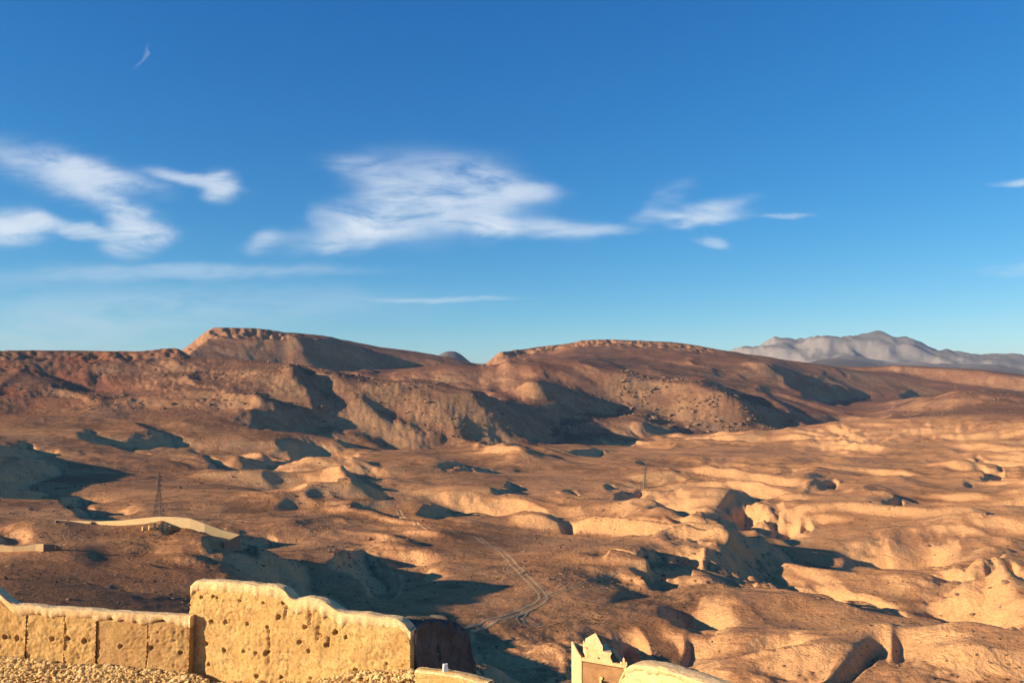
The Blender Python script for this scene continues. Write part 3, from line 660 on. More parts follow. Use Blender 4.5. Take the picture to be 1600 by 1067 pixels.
# a length of earthen wall: built face grid between two plan points, with real recessed holes, rounded top and a back
def earth_wall(name, A, B_, top, zbot, thick, mat, parent=None, holes=(), grooves=(), rough=.02, coarse=.05, cell=.045, seed=1, rim_r=.12, ragged=0.0, lifts=()):
    A = Vector((A[0], A[1])); B_ = Vector((B_[0], B_[1])); L = (B_-A).length; t = (B_-A)/L; n = Vector((t.y, -t.x))   # n points to the viewer side
    nu = max(2, int(L/cell)); s = np.linspace(0, L, nu+1)
    tx, tz = zip(*top); zt = np.interp(s/L, tx, tz)
    zt = zt+ragged*perlin(s*1.7, s*0+seed*3.1, seed)+ragged*.5*perlin(s*5, s*0+seed*2.3, seed+1)
    hmax = max(tz)-zbot; nv = max(2, int(hmax/cell))
    rows = []; prof = np.linspace(0, 1, nv+1)
    S, K = np.meshgrid(s, prof, indexing='ij'); ZT = zt[:, None]
    ZZ = zbot+(ZT-zbot)*K; dist = ZT-ZZ
    dep = rough*1.2*perlin(S/.35, ZZ/.35, seed+2)+coarse*perlin(S/1.3, ZZ/1.0, seed+3)+rough*.7*perlin(S/.12, ZZ/.12, seed+4)
    worn = sstep(-.1, .35, perlin(S/2.2, ZZ/1.6, seed+7)+.25)          # worn patches
    dep = dep*.7-.055*worn*np.clip(perlin(S/.16, ZZ/.13, seed+9)-.05, 0, 1)-.03*worn*np.clip(perlin(S/.09, ZZ/.08, seed+10), 0, 1)
    for zl in lifts: dep -= .035*np.exp(-((ZZ-zl-.03*perlin(S*1.5, S*0+zl, seed+12))/.022)**2)*sstep(-.3, .1, perlin(S*.9, S*0+zl*3, seed+13)+.15)
    dep = dep*sstep(0, .25, dist)
    dep -= rim_r*(1-np.sqrt(np.clip(1-(1-np.clip(dist/rim_r, 0, 1))**2, 0, 1)))       # rounded shoulder
    for (hu, hz, hr, hd) in holes:                                                # beam holes, set back into the wall
        wob = 1+.35*perlin(S*7+hu*3, ZZ*7, seed+6)
        rr = np.hypot((S-hu)*.95, (ZZ-hz))/hr/wob
        dep -= hd*(1-sstep(.75, 1.1, rr)); dep += .02*np.exp(-((rr-1.4)/.3)**2)
    for (gu, g0, g1, gw, gd) in grooves:
        ww = np.abs(S-gu-.03*perlin(ZZ*3, ZZ*0+gu, seed+8))/gw
        dep -= gd*(1-sstep(.4, 1.1, ww))*(ZZ > g0)*(ZZ < g1)
    PX = A.x+t.x*S+n.x*dep; PY = A.y+t.y*S+n.y*dep
    V = [np.stack([PX, PY, ZZ], -1).reshape(-1, 3)]
    ny = 6; q = np.linspace(0, 1, ny+1)[1:]                                       # top and back
    ext = []
    for f in q:
        y = -thick*f; z = zt+ .06*math.sin(math.pi*f) - (rim_r*.8 if f == 1 else 0)
        ext.append(np.stack([A.x+t.x*s+n.x*(y-(rim_r if f < 1 else 0)*0), A.y+t.y*s+n.y*y, z], -1))
    ext[0] = ext[0]
    ext.append(np.stack([A.x+t.x*s-n.x*thick, A.y+t.y*s-n.y*thick, np.full_like(s, zbot)], -1))
    E_ = np.stack(ext, 1); G = np.concatenate([np.stack([PX, PY, ZZ], -1), E_], 1)
    a_, b_ = G.shape[:2]; ii = np.arange(a_*b_).reshape(a_, b_)
    Q = np.stack([ii[:-1, :-1], ii[1:, :-1], ii[1:, 1:], ii[:-1, 1:]], -1).reshape(-1, 4)
    # end faces
    ends = []
    V = G.reshape(-1, 3); extra = []
    for e, flip in ((0, True), (a_-1, False)):
        ring = ii[e]; c_ = V[ring].mean(0); ci = len(V)+len(extra); extra.append(c_)
        for k in range(b_-1):
            tri = [ring[k], ring[k+1], ci, ci] if flip else [ring[k+1], ring[k], ci, ci]
            ends.append(tri)
    V = np.concatenate([V, np.array(extra)]) if extra else V
    o = np_obj(name, V, Q, mat, True, parent)
    make_ends(o, V, ends, mat)
    return o, (A, t, n, L)
def make_ends(o, V, ends, mat):
    import bmesh
    bm = bmesh.new(); bm.from_mesh(o.data); bm.verts.ensure_lookup_table()
    for e in ends:
        try: f = bm.faces.new([bm.verts[int(e[0])], bm.verts[int(e[1])], bm.verts[int(e[2])]])
        except Exception: pass
    nb = len(bm.verts); bm.to_mesh(o.data); bm.free()
def empty(name, loc): o = bpy.data.objects.new(name, None); o.location = loc; C.objects.link(o); return o
def adopt(root, *objs):
    for o in objs: o.parent = root; o.matrix_parent_inverse = root.matrix_world.inverted() if False else o.matrix_parent_inverse
def root_at(name, label, cat, group=None): return tag(empty(name, (0, 0, 0)), label, cat, group)

# top profile helper: rows seen along a wall -> heights
def line_pt(A, B_, u):           # where the vertical plane of sight at column u crosses the line A-B
    d = pix_dir(u, 1000); A = Vector(A[:2]); B_ = Vector(B_[:2]); e = B_-A; den = d[0]*e.y-d[1]*e.x
    s_ = (A.y*d[0]-A.x*d[1])/(-den) if den else 0
    return s_
def wall_profile(A, B_, pts):
    out = []
    for (u, v) in pts:
        s_ = line_pt(A, B_, u); q = Vector(A[:2])*(1-s_)+Vector(B_[:2])*s_; out.append((s_, P(u, v, q.length).z))
    return sorted(out)
def wall_uz(A, B_, u, v):
    s_ = line_pt(A, B_, u); q = Vector(A[:2])*(1-s_)+Vector(B_[:2])*s_; L = (Vector(B_[:2])-Vector(A[:2])).length
    return s_*L, P(u, v, q.length).z

# --- long low rampart at the left, in cast sections
la = P(-90, 1000, 37.0); lb = P(296, 1000, 31.5)
ramp_top = [(-90,905),(-20,915),(0,928),(8,936),(22,944),(60,947),(100,950),(150,953),(200,957),(260,960),(300,963)]
rl = root_at('rampart_wall', 'long low ochre rammed earth rampart with pale rim_r left of the tall ruin', 'wall')
cuts = [-90, 40, 100, 150, 229, 296]
holes_l = [(8,995),(27,997),(43,996),(81,998),(105,997),(132,1001),(188,1009),(236,1012),(150,1004),(282,1020)]
for k in range(5):
    ua, ub = cuts[k], cuts[k+1]
    fa, fb = line_pt(la, lb, ua), line_pt(la, lb, ub)
    pa = Vector(la[:2])*(1-fa)+Vector(lb[:2])*fa; pb = Vector(la[:2])*(1-fb)+Vector(lb[:2])*fb
    e = (pb-pa).normalized(); pa2 = pa+e*.02; pb2 = pb-e*.02
    setb = (.0, .03, .0, .04, .02)[k]; nn = Vector((e.y, -e.x)); pa2 -= nn*setb; pb2 -= nn*setb
    prof = [(s_, z-.30) for s_, z in wall_profile(pa2, pb2, ramp_top)]
    hs_ = []
    for (u, v) in holes_l:
        if ua+3 < u < ub-3:
            q = wall_uz(pa2, pb2, u, v); hs_.append((q[0], q[1], .085 if v < 1003 else .07, .28))
    Ls_ = (pb2-pa2).length; zj = prof[0][1]-1.0
    zlift = wall_uz(pa2, pb2, (max(ua, 0)+ub)/2, 1003+ (10 if k > 2 else -4))[1]
    gr = []
    o, _ = earth_wall('wall_section', pa2, pb2, prof, -15.5, .38, EARTH_DARK if k in (3, 4) else EARTH, rl, hs_, gr, rough=.016 if k > 2 else .035, coarse=.05, lifts=(zlift,), seed=5+k*9, rim_r=.03)
coping_prof = wall_profile(la, lb, ramp_top)
copA = Vector(la[:2]); copB = Vector(lb[:2]); e = (copB-copA).normalized(); nn = Vector((e.y, -e.x))
earth_wall('coping', copA+nn*.05, copB+nn*.05, coping_prof, min(z for _, z in coping_prof)-.9, .9, RENDER_COAT, rl, rough=.012, coarse=.03, cell=.06, seed=60, rim_r=.16, ragged=.03) if False else None
def coping_strip(name, A, B_, prof, half, mat, parent, seed, drop=.32, ragged=.03):
    # thick rounded daub rim_r that follows the top line
    A = Vector(A[:2]); B_ = Vector(B_[:2]); L = (B_-A).length; t = (B_-A)/L; n = Vector((t.y, -t.x)); cell = .07
    s = np.linspace(0, L, int(L/cell)+1); px, pz = zip(*prof); zt = np.interp(s/L, px, pz)
    zt = smooth1(zt, 6)+ragged*perlin(s*1.3, s*0+seed, seed)
    dr = drop*(1+.40*perlin(s*1.1, s*0+3+seed, seed+1)+.35*perlin(s*4, s*0+3+seed, seed+2)+.2*perlin(s*11, s*0+3+seed, seed+3))
    ring = []
    M = 14
    for k in range(M+1):
        a_ = math.pi*k/M; y = half*math.cos(a_)**1 if True else 0; hgt = math.sin(a_)
        off = .016*perlin(s*2.2, s*0+k*.35, seed+5)+.018*perlin(s*9, s*0+k*.8, seed+6)+.010*perlin(s*21, s*0+k*1.3, seed+7)
        ring.append(np.stack([A.x+t.x*s+n.x*(y-half+.012+off), A.y+t.y*s+n.y*(y-half+.012+off), zt-.06+.06*hgt+off], -1))
    lo0 = np.stack([A.x+t.x*s+n.x*.0, A.y+t.y*s+n.y*.0, zt-dr], -1); lo1 = np.stack([A.x+t.x*s-n.x*(2*half-.06), A.y+t.y*s-n.y*(2*half-.06), zt-dr], -1)
    lo00 = np.stack([A.x+t.x*s-n.x*.05, A.y+t.y*s-n.y*.05, zt-dr-.01], -1)
    G = np.stack([lo00, lo0]+ring+[lo1], 1); a_, b_ = G.shape[:2]; ii = np.arange(a_*b_).reshape(a_, b_)
    Q = np.stack([ii[:-1, :-1], ii[1:, :-1], ii[1:, 1:], ii[:-1, 1:]], -1).reshape(-1, 4)
    V = G.reshape(-1, 3); o = np_obj(name, V, Q, mat, True, parent)
    ends = []; import bmesh
    bm = bmesh.new(); bm.from_mesh(o.data); bm.verts.ensure_lookup_table()
    for e_ in (0, a_-1):
        try: bm.faces.new([bm.verts[int(i)] for i in ii[e_]])
        except Exception: pass
    bm.to_mesh(o.data); bm.free(); return o
coping_strip('coping', la, lb, coping_prof, .20, RENDER_COAT, rl, 61)

# --- tall ruined wall with rows of beam holes
ta = P(296, 1000, 32.0); tb = P(641, 1000, 27.0)
tall_top = [(296,914),(302,907),(340,908),(380,911),(400,914),(438,917),(448,922),(452,932),(462,938),(472,934),(484,933),(500,937),(515,946),(528,954),(560,959),(600,964),(625,967),(634,973),(641,985)]
tw = root_at('ruined_tower_wall', 'tall ochre rammed earth ruin wall with rows of beam holes and stepped pale top', 'wall')
pts_h = [(313,933),(332,931),(338,933),(374,938),(411,942),(441,943),(330,971),(351,973),(384,976),(418,979),(322,1005),(300,1002),(350,1016),(381,1017),(401,1019),(417,1020),(435,964),(478,979),(500,992),(468,1003),(482,1017),(510,1008),(402,1056),(439,1058),(486,1058),(328,1037),(604,1036),(587,1050),(560,1052),(547,1058),(573,1056),(523,988),(540,996),(556,1046)]
hs_ = [(*wall_uz(ta, tb, u, v), random.Random(u).uniform(.045, .085), .30) for u, v in pts_h]
prof = [(s_, z-.25) for s_, z in wall_profile(ta, tb, tall_top)]
gz = lambda u, v: wall_uz(ta, tb, u, v)
grv = [(gz(421,985)[0], gz(421,1040)[1], gz(421,983)[1], .05, .06), (gz(445,950)[0], gz(445,968)[1], gz(445,940)[1], .06, .08), (gz(484,950)[0], gz(484,975)[1], gz(484,958)[1], .05, .10), (gz(496,975)[0], gz(496,1000)[1], gz(496,978)[1], .05, .12), (gz(513,990)[0], gz(513,1012)[1], gz(513,994)[1], .05, .10)]
earth_wall('wall_body', ta, tb, prof, -15.5, .46, EARTH, tw, hs_, grv, rough=.022, coarse=.10, lifts=(gz(400, 975)[1], gz(400, 1015)[1], gz(400, 1052)[1]), seed=91, rim_r=.04, ragged=.03)
coping_strip('coping', ta, tb, wall_profile(ta, tb, tall_top), .24, RENDER_COAT, tw, 92, drop=.44, ragged=.05)
# return wall in its own shade, running away from the viewer
dirn = (Vector(tb[:2])-Vector(ta[:2])).normalized(); inn = Vector((-dirn.y, dirn.x))
ra = Vector(tb[:2])+dirn*.05+inn*.3; rb = Vector((P(744, 1000, 33.0).x, P(744, 1000, 33.0).y))
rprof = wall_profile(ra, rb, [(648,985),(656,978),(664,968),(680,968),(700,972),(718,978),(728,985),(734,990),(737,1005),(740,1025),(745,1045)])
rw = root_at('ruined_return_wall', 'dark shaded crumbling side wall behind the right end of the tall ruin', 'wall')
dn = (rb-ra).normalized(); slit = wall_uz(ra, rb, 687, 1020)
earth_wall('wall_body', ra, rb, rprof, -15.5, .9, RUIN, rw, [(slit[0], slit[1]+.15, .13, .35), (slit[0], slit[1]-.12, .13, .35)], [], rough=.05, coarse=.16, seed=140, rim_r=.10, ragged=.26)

# --- rubble: thousands of stones at the foot of the walls
STONE_POINTS = [(0,0,1),(.894,0,.447),(.276,.851,.447),(-.724,.526,.447),(-.724,-.526,.447),(.276,-.851,.447),(.724,.526,-.447),(-.276,.851,-.447),(-.894,0,-.447),(-.276,-.851,-.447),(.724,-.526,-.447),(0,0,-1)]
STONE_FACES = [(0,1,2),(0,2,3),(0,3,4),(0,4,5),(0,5,1),(1,6,2),(2,7,3),(3,8,4),(4,9,5),(5,10,1),(6,7,2),(7,8,3),(8,9,4),(9,10,5),(10,6,1),(11,7,6),(11,8,7),(11,9,8),(11,10,9),(11,6,10)]
def stones(name, pts, mat, seed, flat=.7, parent=None):     # pts: rows of (x, y, z, radius)
    r = np.random.RandomState(seed); pts = np.asarray(pts, float); n = len(pts); I = np.array(STONE_POINTS)
    jit = 1+r.uniform(-.28, .28, (n, 12, 1)); sc3 = np.stack([r.uniform(.7, 1.3, n), r.uniform(.7, 1.2, n), r.uniform(.5, 1.0, n)*flat], -1)[:, None]
    V = I[None]*jit*sc3; a_ = r.uniform(0, 6.28, n); ca, sa = np.cos(a_)[:, None], np.sin(a_)[:, None]
    tl = r.uniform(-.5, .5, n); ct, stt = np.cos(tl)[:, None], np.sin(tl)[:, None]
    x, y, z = V[..., 0], V[..., 1], V[..., 2]; y, z = y*ct-z*stt, y*stt+z*ct; x, y = x*ca-y*sa, x*sa+y*ca
    V = np.stack([x, y, z], -1)*pts[:, None, 3:4]+pts[:, None, :3]
    Fc = np.array(STONE_FACES)[None]+12*np.arange(n)[:, None, None]
    return np_obj(name, V.reshape(-1, 3), Fc.reshape(-1, 3), mat, False, parent)
rg = random.Random(11); pts = []
def face_spot(A, B_, u, v, out=0.0):
    s_ = line_pt(A, B_, u); q = Vector(A[:2])*(1-s_)+Vector(B_[:2])*s_; e = (Vector(B_[:2])-Vector(A[:2])).normalized(); n_ = Vector((e.y, -e.x))
    z = P(u, v, q.length).z; q = q+n_*out; return q.x, q.y, z
for _ in range(5200):            # collapsed footing of the rampart
    u = rg.uniform(-60, 330); vt = np.interp(u, [0, 60, 110, 200, 300, 330], [1024, 1028, 1035, 1040, 1050, 1060]); v = vt+abs(rg.gauss(0, 1))*22
    x, y, z = face_spot(la, lb, u, v, .05+(v-vt)*.012+rg.uniform(0, .08)); pts.append((x, y, z, min(.13, .016+rg.expovariate(34))))
RB = stones('fallen_rubble', pts, STONE, 3); tag(RB, kind='stuff')
pts = []
for _ in range(900):
    u = rg.uniform(500, 668); vt = np.interp(u, [500, 560, 600, 640, 668], [1060, 1046, 1046, 1044, 1048]); v = vt+abs(rg.gauss(0, 1))*14
    s_ = min(1.0, line_pt(ta, tb, u)); x, y, z = face_spot(ta, tb, u, v, .04+(v-vt)*.015+rg.uniform(0, .08)); pts.append((x, y, z, min(.12, .016+rg.expovariate(36))))
for _ in range(900):
    u = rg.uniform(300, 520); v = 1064+abs(rg.gauss(0, 1))*10
    x, y, z = face_spot(ta, tb, u, v, .06+rg.uniform(0, .1)); pts.append((x, y, z, min(.12, .016+rg.expovariate(36))))
RB2 = stones('loose_stones', pts, STONE, 4); tag(RB2, kind='stuff')

# --- low pale wall in front of the shaded side, with a stone standing on it
qa = P(648, 1060, 25.5); qb = P(760, 1060, 24.0)
lw = root_at('low_parapet_wall', 'low pale rendered parapet along the bottom edge below the dark side wall', 'wall')
lprof = wall_profile(qa, qb, [(648,1046),(665,1048),(690,1050),(720,1055),(745,1062),(760,1067)])
earth_wall('wall_body', qa, qb, [(a_, b_-.05) for a_, b_ in lprof], -15.5, .35, EARTH, lw, seed=200, rim_r=.05, rough=.01, coarse=.02)
coping_strip('coping', qa, qb, lprof, .22, RENDER_COAT, lw, 210, drop=.10, ragged=.015)
bx_, by_, bz_ = face_spot(qa, qb, 692, 1051, -.15); mb = MB(); mb.box((bx_, by_, bz_+.10), (.075, .06, .12), .3, .85, .015, random.Random(3)); o = mb.build('upright_stone', WHITE)
tag(o, 'small pale upright stone standing on the low parapet', 'stone')

# --- rounded pale wall at the bottom right of the turret house
wa = P(962, 1060, 27.0); wb_ = P(1130, 1060, 24.5)
rr_ = root_at('rounded_wall', 'pale yellow rounded earthen wall sloping down right beside the turret house', 'wall')
wprof = wall_profile(wa, wb_, [(962,1075),(966,1062),(972,1047),(978,1040),(986,1037),(1000,1037),(1020,1040),(1040,1045),(1060,1051),(1085,1059),(1105,1066),(1130,1075)])
hs_ = [(*wall_uz(wa, wb_, u, v), .05, .15) for u, v in ((976,1049),(973,1056),(969,1064))]
earth_wall('wall_body', wa, wb_, [(a_, b_-.12) for a_, b_ in wprof], -15.5, .7, RENDER_COAT, rr_, hs_, seed=230, rim_r=.18, rough=.02, coarse=.06)
coping_strip('coping', wa, wb_, wprof, .36, RENDER_COAT, rr_, 240, drop=.22, ragged=.02)

# --- turret house
D_H = 57.0
hf = P(906, 1040, D_H); hr = P(979, 1040, D_H-1.2)
ex = Vector((hr.x-hf.x, hr.y-hf.y, 0)); WID = ex.length; ex.normalize(); ey = Vector((-ex.y, ex.x, 0))
bl = Vector((P(893, 1040, D_H+3.6).x, P(893, 1040, D_H+3.6).y, 0)); ey2 = (bl-Vector((hf.x, hf.y, 0))); DEP = ey2.length; ey2.normalize()
def HP(a_, b_, z): p = Vector((hf.x, hf.y, 0))+ex*a_+ey2*b_; return Vector((p.x, p.y, z))
def zrow(v, r=D_H): return P(940, v, r).z
ztop = zrow(1028); zb_ = ztop-5.2
house = root_at('turret_house', 'small brown adobe house with pale framed front and pyramid turret', 'building')
class Prism(MB):
    def poly(s, pts2, b0, b1):        # outline in (a, z) extruded over depth b0..b1
        k = len(s.v); n_ = len(pts2)
        for b_ in (b0, b1):
            for a_, z in pts2: s.v.append(tuple(HP(a_, b_, z)))
        s.f += [tuple(range(k, k+n_)), tuple(range(k+2*n_-1, k+n_-1, -1))]+[(k+(i+1)%n_, k+i, k+n_+i, k+n_+(i+1)%n_) for i in range(n_)]
def boxh(name, a0, a1, b0, b1, z0, z1, mat, par):
    m_ = Prism(); m_.poly([(a0, z0), (a1, z0), (a1, z1), (a0, z1)], b0, b1); o = m_.build(name, mat, par)
    bv = o.modifiers.new('soft', 'BEVEL'); bv.width = .035; bv.segments = 2; return o
boxh('wall', .16, WID-.12, .06, DEP-.16, zb_, ztop-.30, ADOBE, house)
boxh('side_wall', 0, .16, 0, DEP, zb_, ztop, RENDER_COAT, house)
boxh('corner_pier', WID-.15, WID, 0, .5, zb_, ztop+.0, RENDER_COAT, house)
boxh('front_parapet', .16, WID-.15, 0, .30, ztop-.22, ztop, RENDER_COAT, house)
boxh('rear_parapet', .16, WID, DEP-.25, DEP, ztop-.55, ztop-.10, RENDER_COAT, house)
boxh('side_parapet', WID-.2, WID, .5, DEP-.25, ztop-.55, ztop-.05, RENDER_COAT, house)
boxh('roof', .16, WID-.2, .3, DEP-.25, ztop-.50, ztop-.40, ADOBE, house)
def ha(u): return (u-906)/(979-906)*WID
m_ = Prism(); m_.poly([(ha(919), ztop-.2), (ha(960), ztop-.2), (ha(957), ztop+.10), (ha(954), ztop+.36), (ha(955), ztop+.50), (ha(957), ztop+.66), (ha(919), ztop+.66)], .05, 1.9)
bk = m_.build('turret_base', RENDER_COAT, house)
m_ = Prism(); m_.poly([(ha(915.5), ztop-.2), (ha(919), ztop-.2), (ha(919), ztop+.66), (ha(917), ztop+.68), (ha(914), ztop+.76), (ha(915.5), ztop+.5)], .02, .35); m_.build('corner_horn', RENDER_COAT, house)
m_ = Prism(); m_.poly([(ha(935), ztop+.14), (ha(938), ztop+.10), (ha(937), ztop+.20), (ha(934.5), ztop+.24)], .02, .06); m_.build('small_vent', BLACKM, house)
# pyramid coping with a short drum
pc = [HP(ha(920), .15, 0), HP(ha(943), .15, 0), HP(ha(943), 1.25, 0), HP(ha(920), 1.25, 0)]
zt0 = ztop+.66; vs = [(p.x, p.y, zt0) for p in pc]+[(p.x, p.y, zt0+.34) for p in pc]; ap = (pc[0]+pc[2])/2+ex*.12; vs.append((ap.x, ap.y, zt0+1.0))
make_obj('turret_pyramid', vs, [(0,1,5,4),(1,2,6,5),(2,3,7,6),(3,0,4,7),(4,5,8),(5,6,8),(6,7,8),(7,4,8)], RENDER_COAT, house)
for u_, w_, h_ in ((893+13.8, .14, .14), (971.5, .09, .12), (975.5, .10, .42), (978.6, .13, .22)):
    a_ = ha(u_); m_ = Prism(); m_.poly([(a_-w_/2, ztop-.06), (a_+w_/2, ztop-.06), (a_+w_*.4, ztop+h_*.8), (a_+w_*.1, ztop+h_), (a_-w_*.4, ztop+h_*.7)], .02, .28); m_.build('merlon', RENDER_COAT, house)
m_ = Prism(); m_.poly([(0, ztop), (.0, ztop), (.0, ztop+.1)], DEP-.4, DEP)
zw = zrow(1059)
m_ = Prism(); m_.poly([(ha(940), zw-1.6), (ha(956), zw-1.6), (ha(956), zw-.05), (ha(950), zw+.02), (ha(940), zw+.05)], -.0, .10); m_.build('window', BLACKM, house)
m_ = Prism(); m_.poly([(ha(937.5), zw-1.6), (ha(939.6), zw-1.6), (ha(939.8), zw+.12), (ha(941.5), zw+.17), (ha(941.5), zw+.30), (ha(939), zw+.32), (ha(937.5), zw+.2)], -.06, .10); m_.build('window_frame', RENDER_COAT, house)

# --- pale boundary walls on the ridge
def ridge_wall(name, label, tops, bots, rhos, mat, thick=.35, parent=None, top_extra=0.0, partname='wall_panel'):
    root = parent or root_at(name, label, 'wall')
    k = 0
    pts3 = []
    for (u, v), (v2), r_ in zip(tops, bots, rhos):
        p = P(u, v, r_); pts3.append((p.x, p.y, p.z, P(u, v2, r_).z))
    for i in range(len(pts3)-1):
        a_, b_ = pts3[i], pts3[i+1]; d_ = Vector((b_[0]-a_[0], b_[1]-a_[1])).normalized(); n_ = Vector((-d_.y, d_.x))*thick
        gap = d_*.02
        g0 = min(ground(a_[0], a_[1]), a_[3])-.6; g1 = min(ground(b_[0], b_[1]), b_[3])-.6
        A0 = (a_[0]+gap.x, a_[1]+gap.y); B0 = (b_[0]-gap.x, b_[1]-gap.y)
        vs = [(A0[0], A0[1], g0), (B0[0], B0[1], g1), (B0[0], B0[1], b_[2]), (A0[0], A0[1], a_[2]),
              (A0[0]+n_.x, A0[1]+n_.y, g0), (B0[0]+n_.x, B0[1]+n_.y, g1), (B0[0]+n_.x, B0[1]+n_.y, b_[2]), (A0[0]+n_.x, A0[1]+n_.y, a_[2])]
        make_obj(partname, vs, [(0,1,2,3),(5,4,7,6),(3,2,6,7),(0,3,7,4),(1,5,6,2),(4,5,1,0)], mat, root)
    return root
def interp_line(pts, n):
    us = np.linspace(pts[0][0], pts[-1][0], n); return us
wt = [(82,811.5),(110,813),(150,814.5),(190,813),(225,809),(250,807),(275,807.5),(298,810),(320,818),(345,827),(374,835)]
wbm = [813.5,816,821,820,818.5,817,818,820,829,839,846]
def ridge_rho(u, v): return hit(u, v, 235).xy.length
rhs_ = [float(np.interp(u, [80, 150, 200, 250, 290, 320, 374], [330, 321, 313, 306, 301, 298, 295])) for u, v in wt]
bw = ridge_wall('boundary_wall', 'long pale curving boundary wall on the ridge below the left pylon', wt, wbm, rhs_, WALLM)
cr = P(374, 835, rhs_[-1]); e_r = P(349, 847, rhs_[-1]-9.0)
ridge_wall('', '', [(374,835.2),(349,847)], [848,858], [rhs_[-1]+.1, rhs_[-1]-9.0], BLOCKM, parent=bw, partname='return_panel')  # unlit return of the pale wall, its shade put into a darker brown
wt2 = [(-25,853),(0,851),(20,853.5),(38,853),(55,850),(68,849.5)]; r2 = [288, 286, 284, 282.5, 281, 279.5]
ridge_wall('low_boundary_wall', 'short pale boundary wall at the left edge below the ridge', wt2, [860,859,860,860,859,859], r2, WALLM)
bl_ = root_at('block_hut', 'low brown block enclosure joining the right end of the short pale wall', 'hut')
ridge_wall('', '', [(69,850),(86,850)], [859,860], [r2[5]+.2, r2[5]+.5], BLOCKM, parent=bl_, partname='wall_panel')
ridge_wall('', '', [(86.5,849),(96,850)], [860,860], [r2[5]+.4, r2[5]-.4], BLOCKM, parent=bl_, partname='corner_panel')

# --- leaning rocks in the small cut under the wall
rg = random.Random(5)
spots = [(224,826,4.6,'leftmost'),(233,825,5.4,''),(242,824,7,''),(249,824,6.2,''),(257,825,6.4,''),(265,825,5,'')]
for i, (u, v, hp, _) in enumerate(spots):
    p = hit(u, v+3, 235); s_ = p.xy.length/F; mb = MB(); mb.box((p.x, p.y, p.z+hp*s_*.4), (1.7*s_*rg.uniform(.8,1.2), 1.6*s_, hp*s_*.75), rg.uniform(0,1), .6, .25*s_*3, rg)
    o = mb.build('standing_rock', STONE)
    tag(o, ['leftmost small pale rock in the cut below the ridge wall','second small pale rock from the left in the cut below the ridge wall','tallest pale rock in the middle of the cut below the ridge wall','narrow pale rock right of the tallest one in the cut','pale rock second from the right in the cut below the wall','rightmost pale rock in the cut below the ridge wall'][i], 'rock', 'pale rocks in the cut under the ridge wall')

# --- lattice pylons
def pylon(u, vb, vt, r0, label):
    p = hit(u, vb, r0); dist = p.xy.length; hgt = (vb-vt)/F*dist*1.0+0.3; base = Vector((p.x, p.y, p.z-.4)); bw_ = hgt*.088; tw_ = hgt*.012
    root = tag(empty('power_pylon', base), label, 'pylon', 'lattice pylons in the valley')
    def c_(i, f):
        f2 = min(1, f/.62); w_ = bw_+(hgt*.02-bw_)*f2 if f < .62 else hgt*.02+(tw_-hgt*.02)*((f-.62)/.38)
        sx_, sy_ = ((-1,-1),(1,-1),(1,1),(-1,1))[i]; return Vector((sx_*w_, sy_*w_, hgt*f))
    th_ = max(.10, hgt*.0065)*(1.0 if dist < 700 else 1.7)
    for i in range(4):
        m_ = MB(); m_.bar(c_(i, 0), c_(i, .62), th_); m_.bar(c_(i, .62), c_(i, 1), th_); m_.build('leg', STEEL, root)
    m_ = MB(); lv = [0, .13, .25, .36, .46, .55, .63, .71, .79, .87, .95]
    for a_, b_ in zip(lv[:-1], lv[1:]):
        for i in range(4):
            j = (i+1) % 4; m_.bar(c_(i, a_), c_(j, b_), th_*.5); m_.bar(c_(j, a_), c_(i, b_), th_*.5); m_.bar(c_(i, b_), c_(j, b_), th_*.5)
    m_.build('lattice', STEEL, root)
    for f, l_ in ((.70, .085), (.80, .075), (.90, .06)):
        m_ = MB(); z_ = hgt*f
        for sx_ in (-1, 1):
            m_.bar((0, -tw_, z_), (sx_*hgt*l_, 0, z_), th_*.7); m_.bar((0, tw_, z_), (sx_*hgt*l_, 0, z_), th_*.7); m_.bar((0, 0, z_+hgt*.03), (sx_*hgt*l_, 0, z_), th_*.6)
        m_.build('crossarm', STEEL, root)
        for sx_ in (-1, 1): m_ = MB(); m_.bar((sx_*hgt*l_, 0, z_), (sx_*hgt*l_, 0, z_-hgt*.04), th_*.6); m_.build('insulator', STEEL, root)
    return root
pylon(247, 808, 744, 330, 'larger dark lattice pylon standing behind the pale ridge wall')
pylon(1008, 762, 728, 620, 'smaller distant lattice pylon beside the pale gullies near the middle')

# --- small white block lying in the shade behind the tall ruin
p = hit(507, 936, 120); s_ = p.xy.length/F; mb = MB(); mb.box((p.x, p.y, p.z+1.6*s_), (3*s_, 1.6*s_, 1.9*s_), .5, .85, .06, random.Random(2)); o = mb.build('white_box', WHITE)
tag(o, 'tiny white box on the shaded ground behind the tall ruin', 'box')

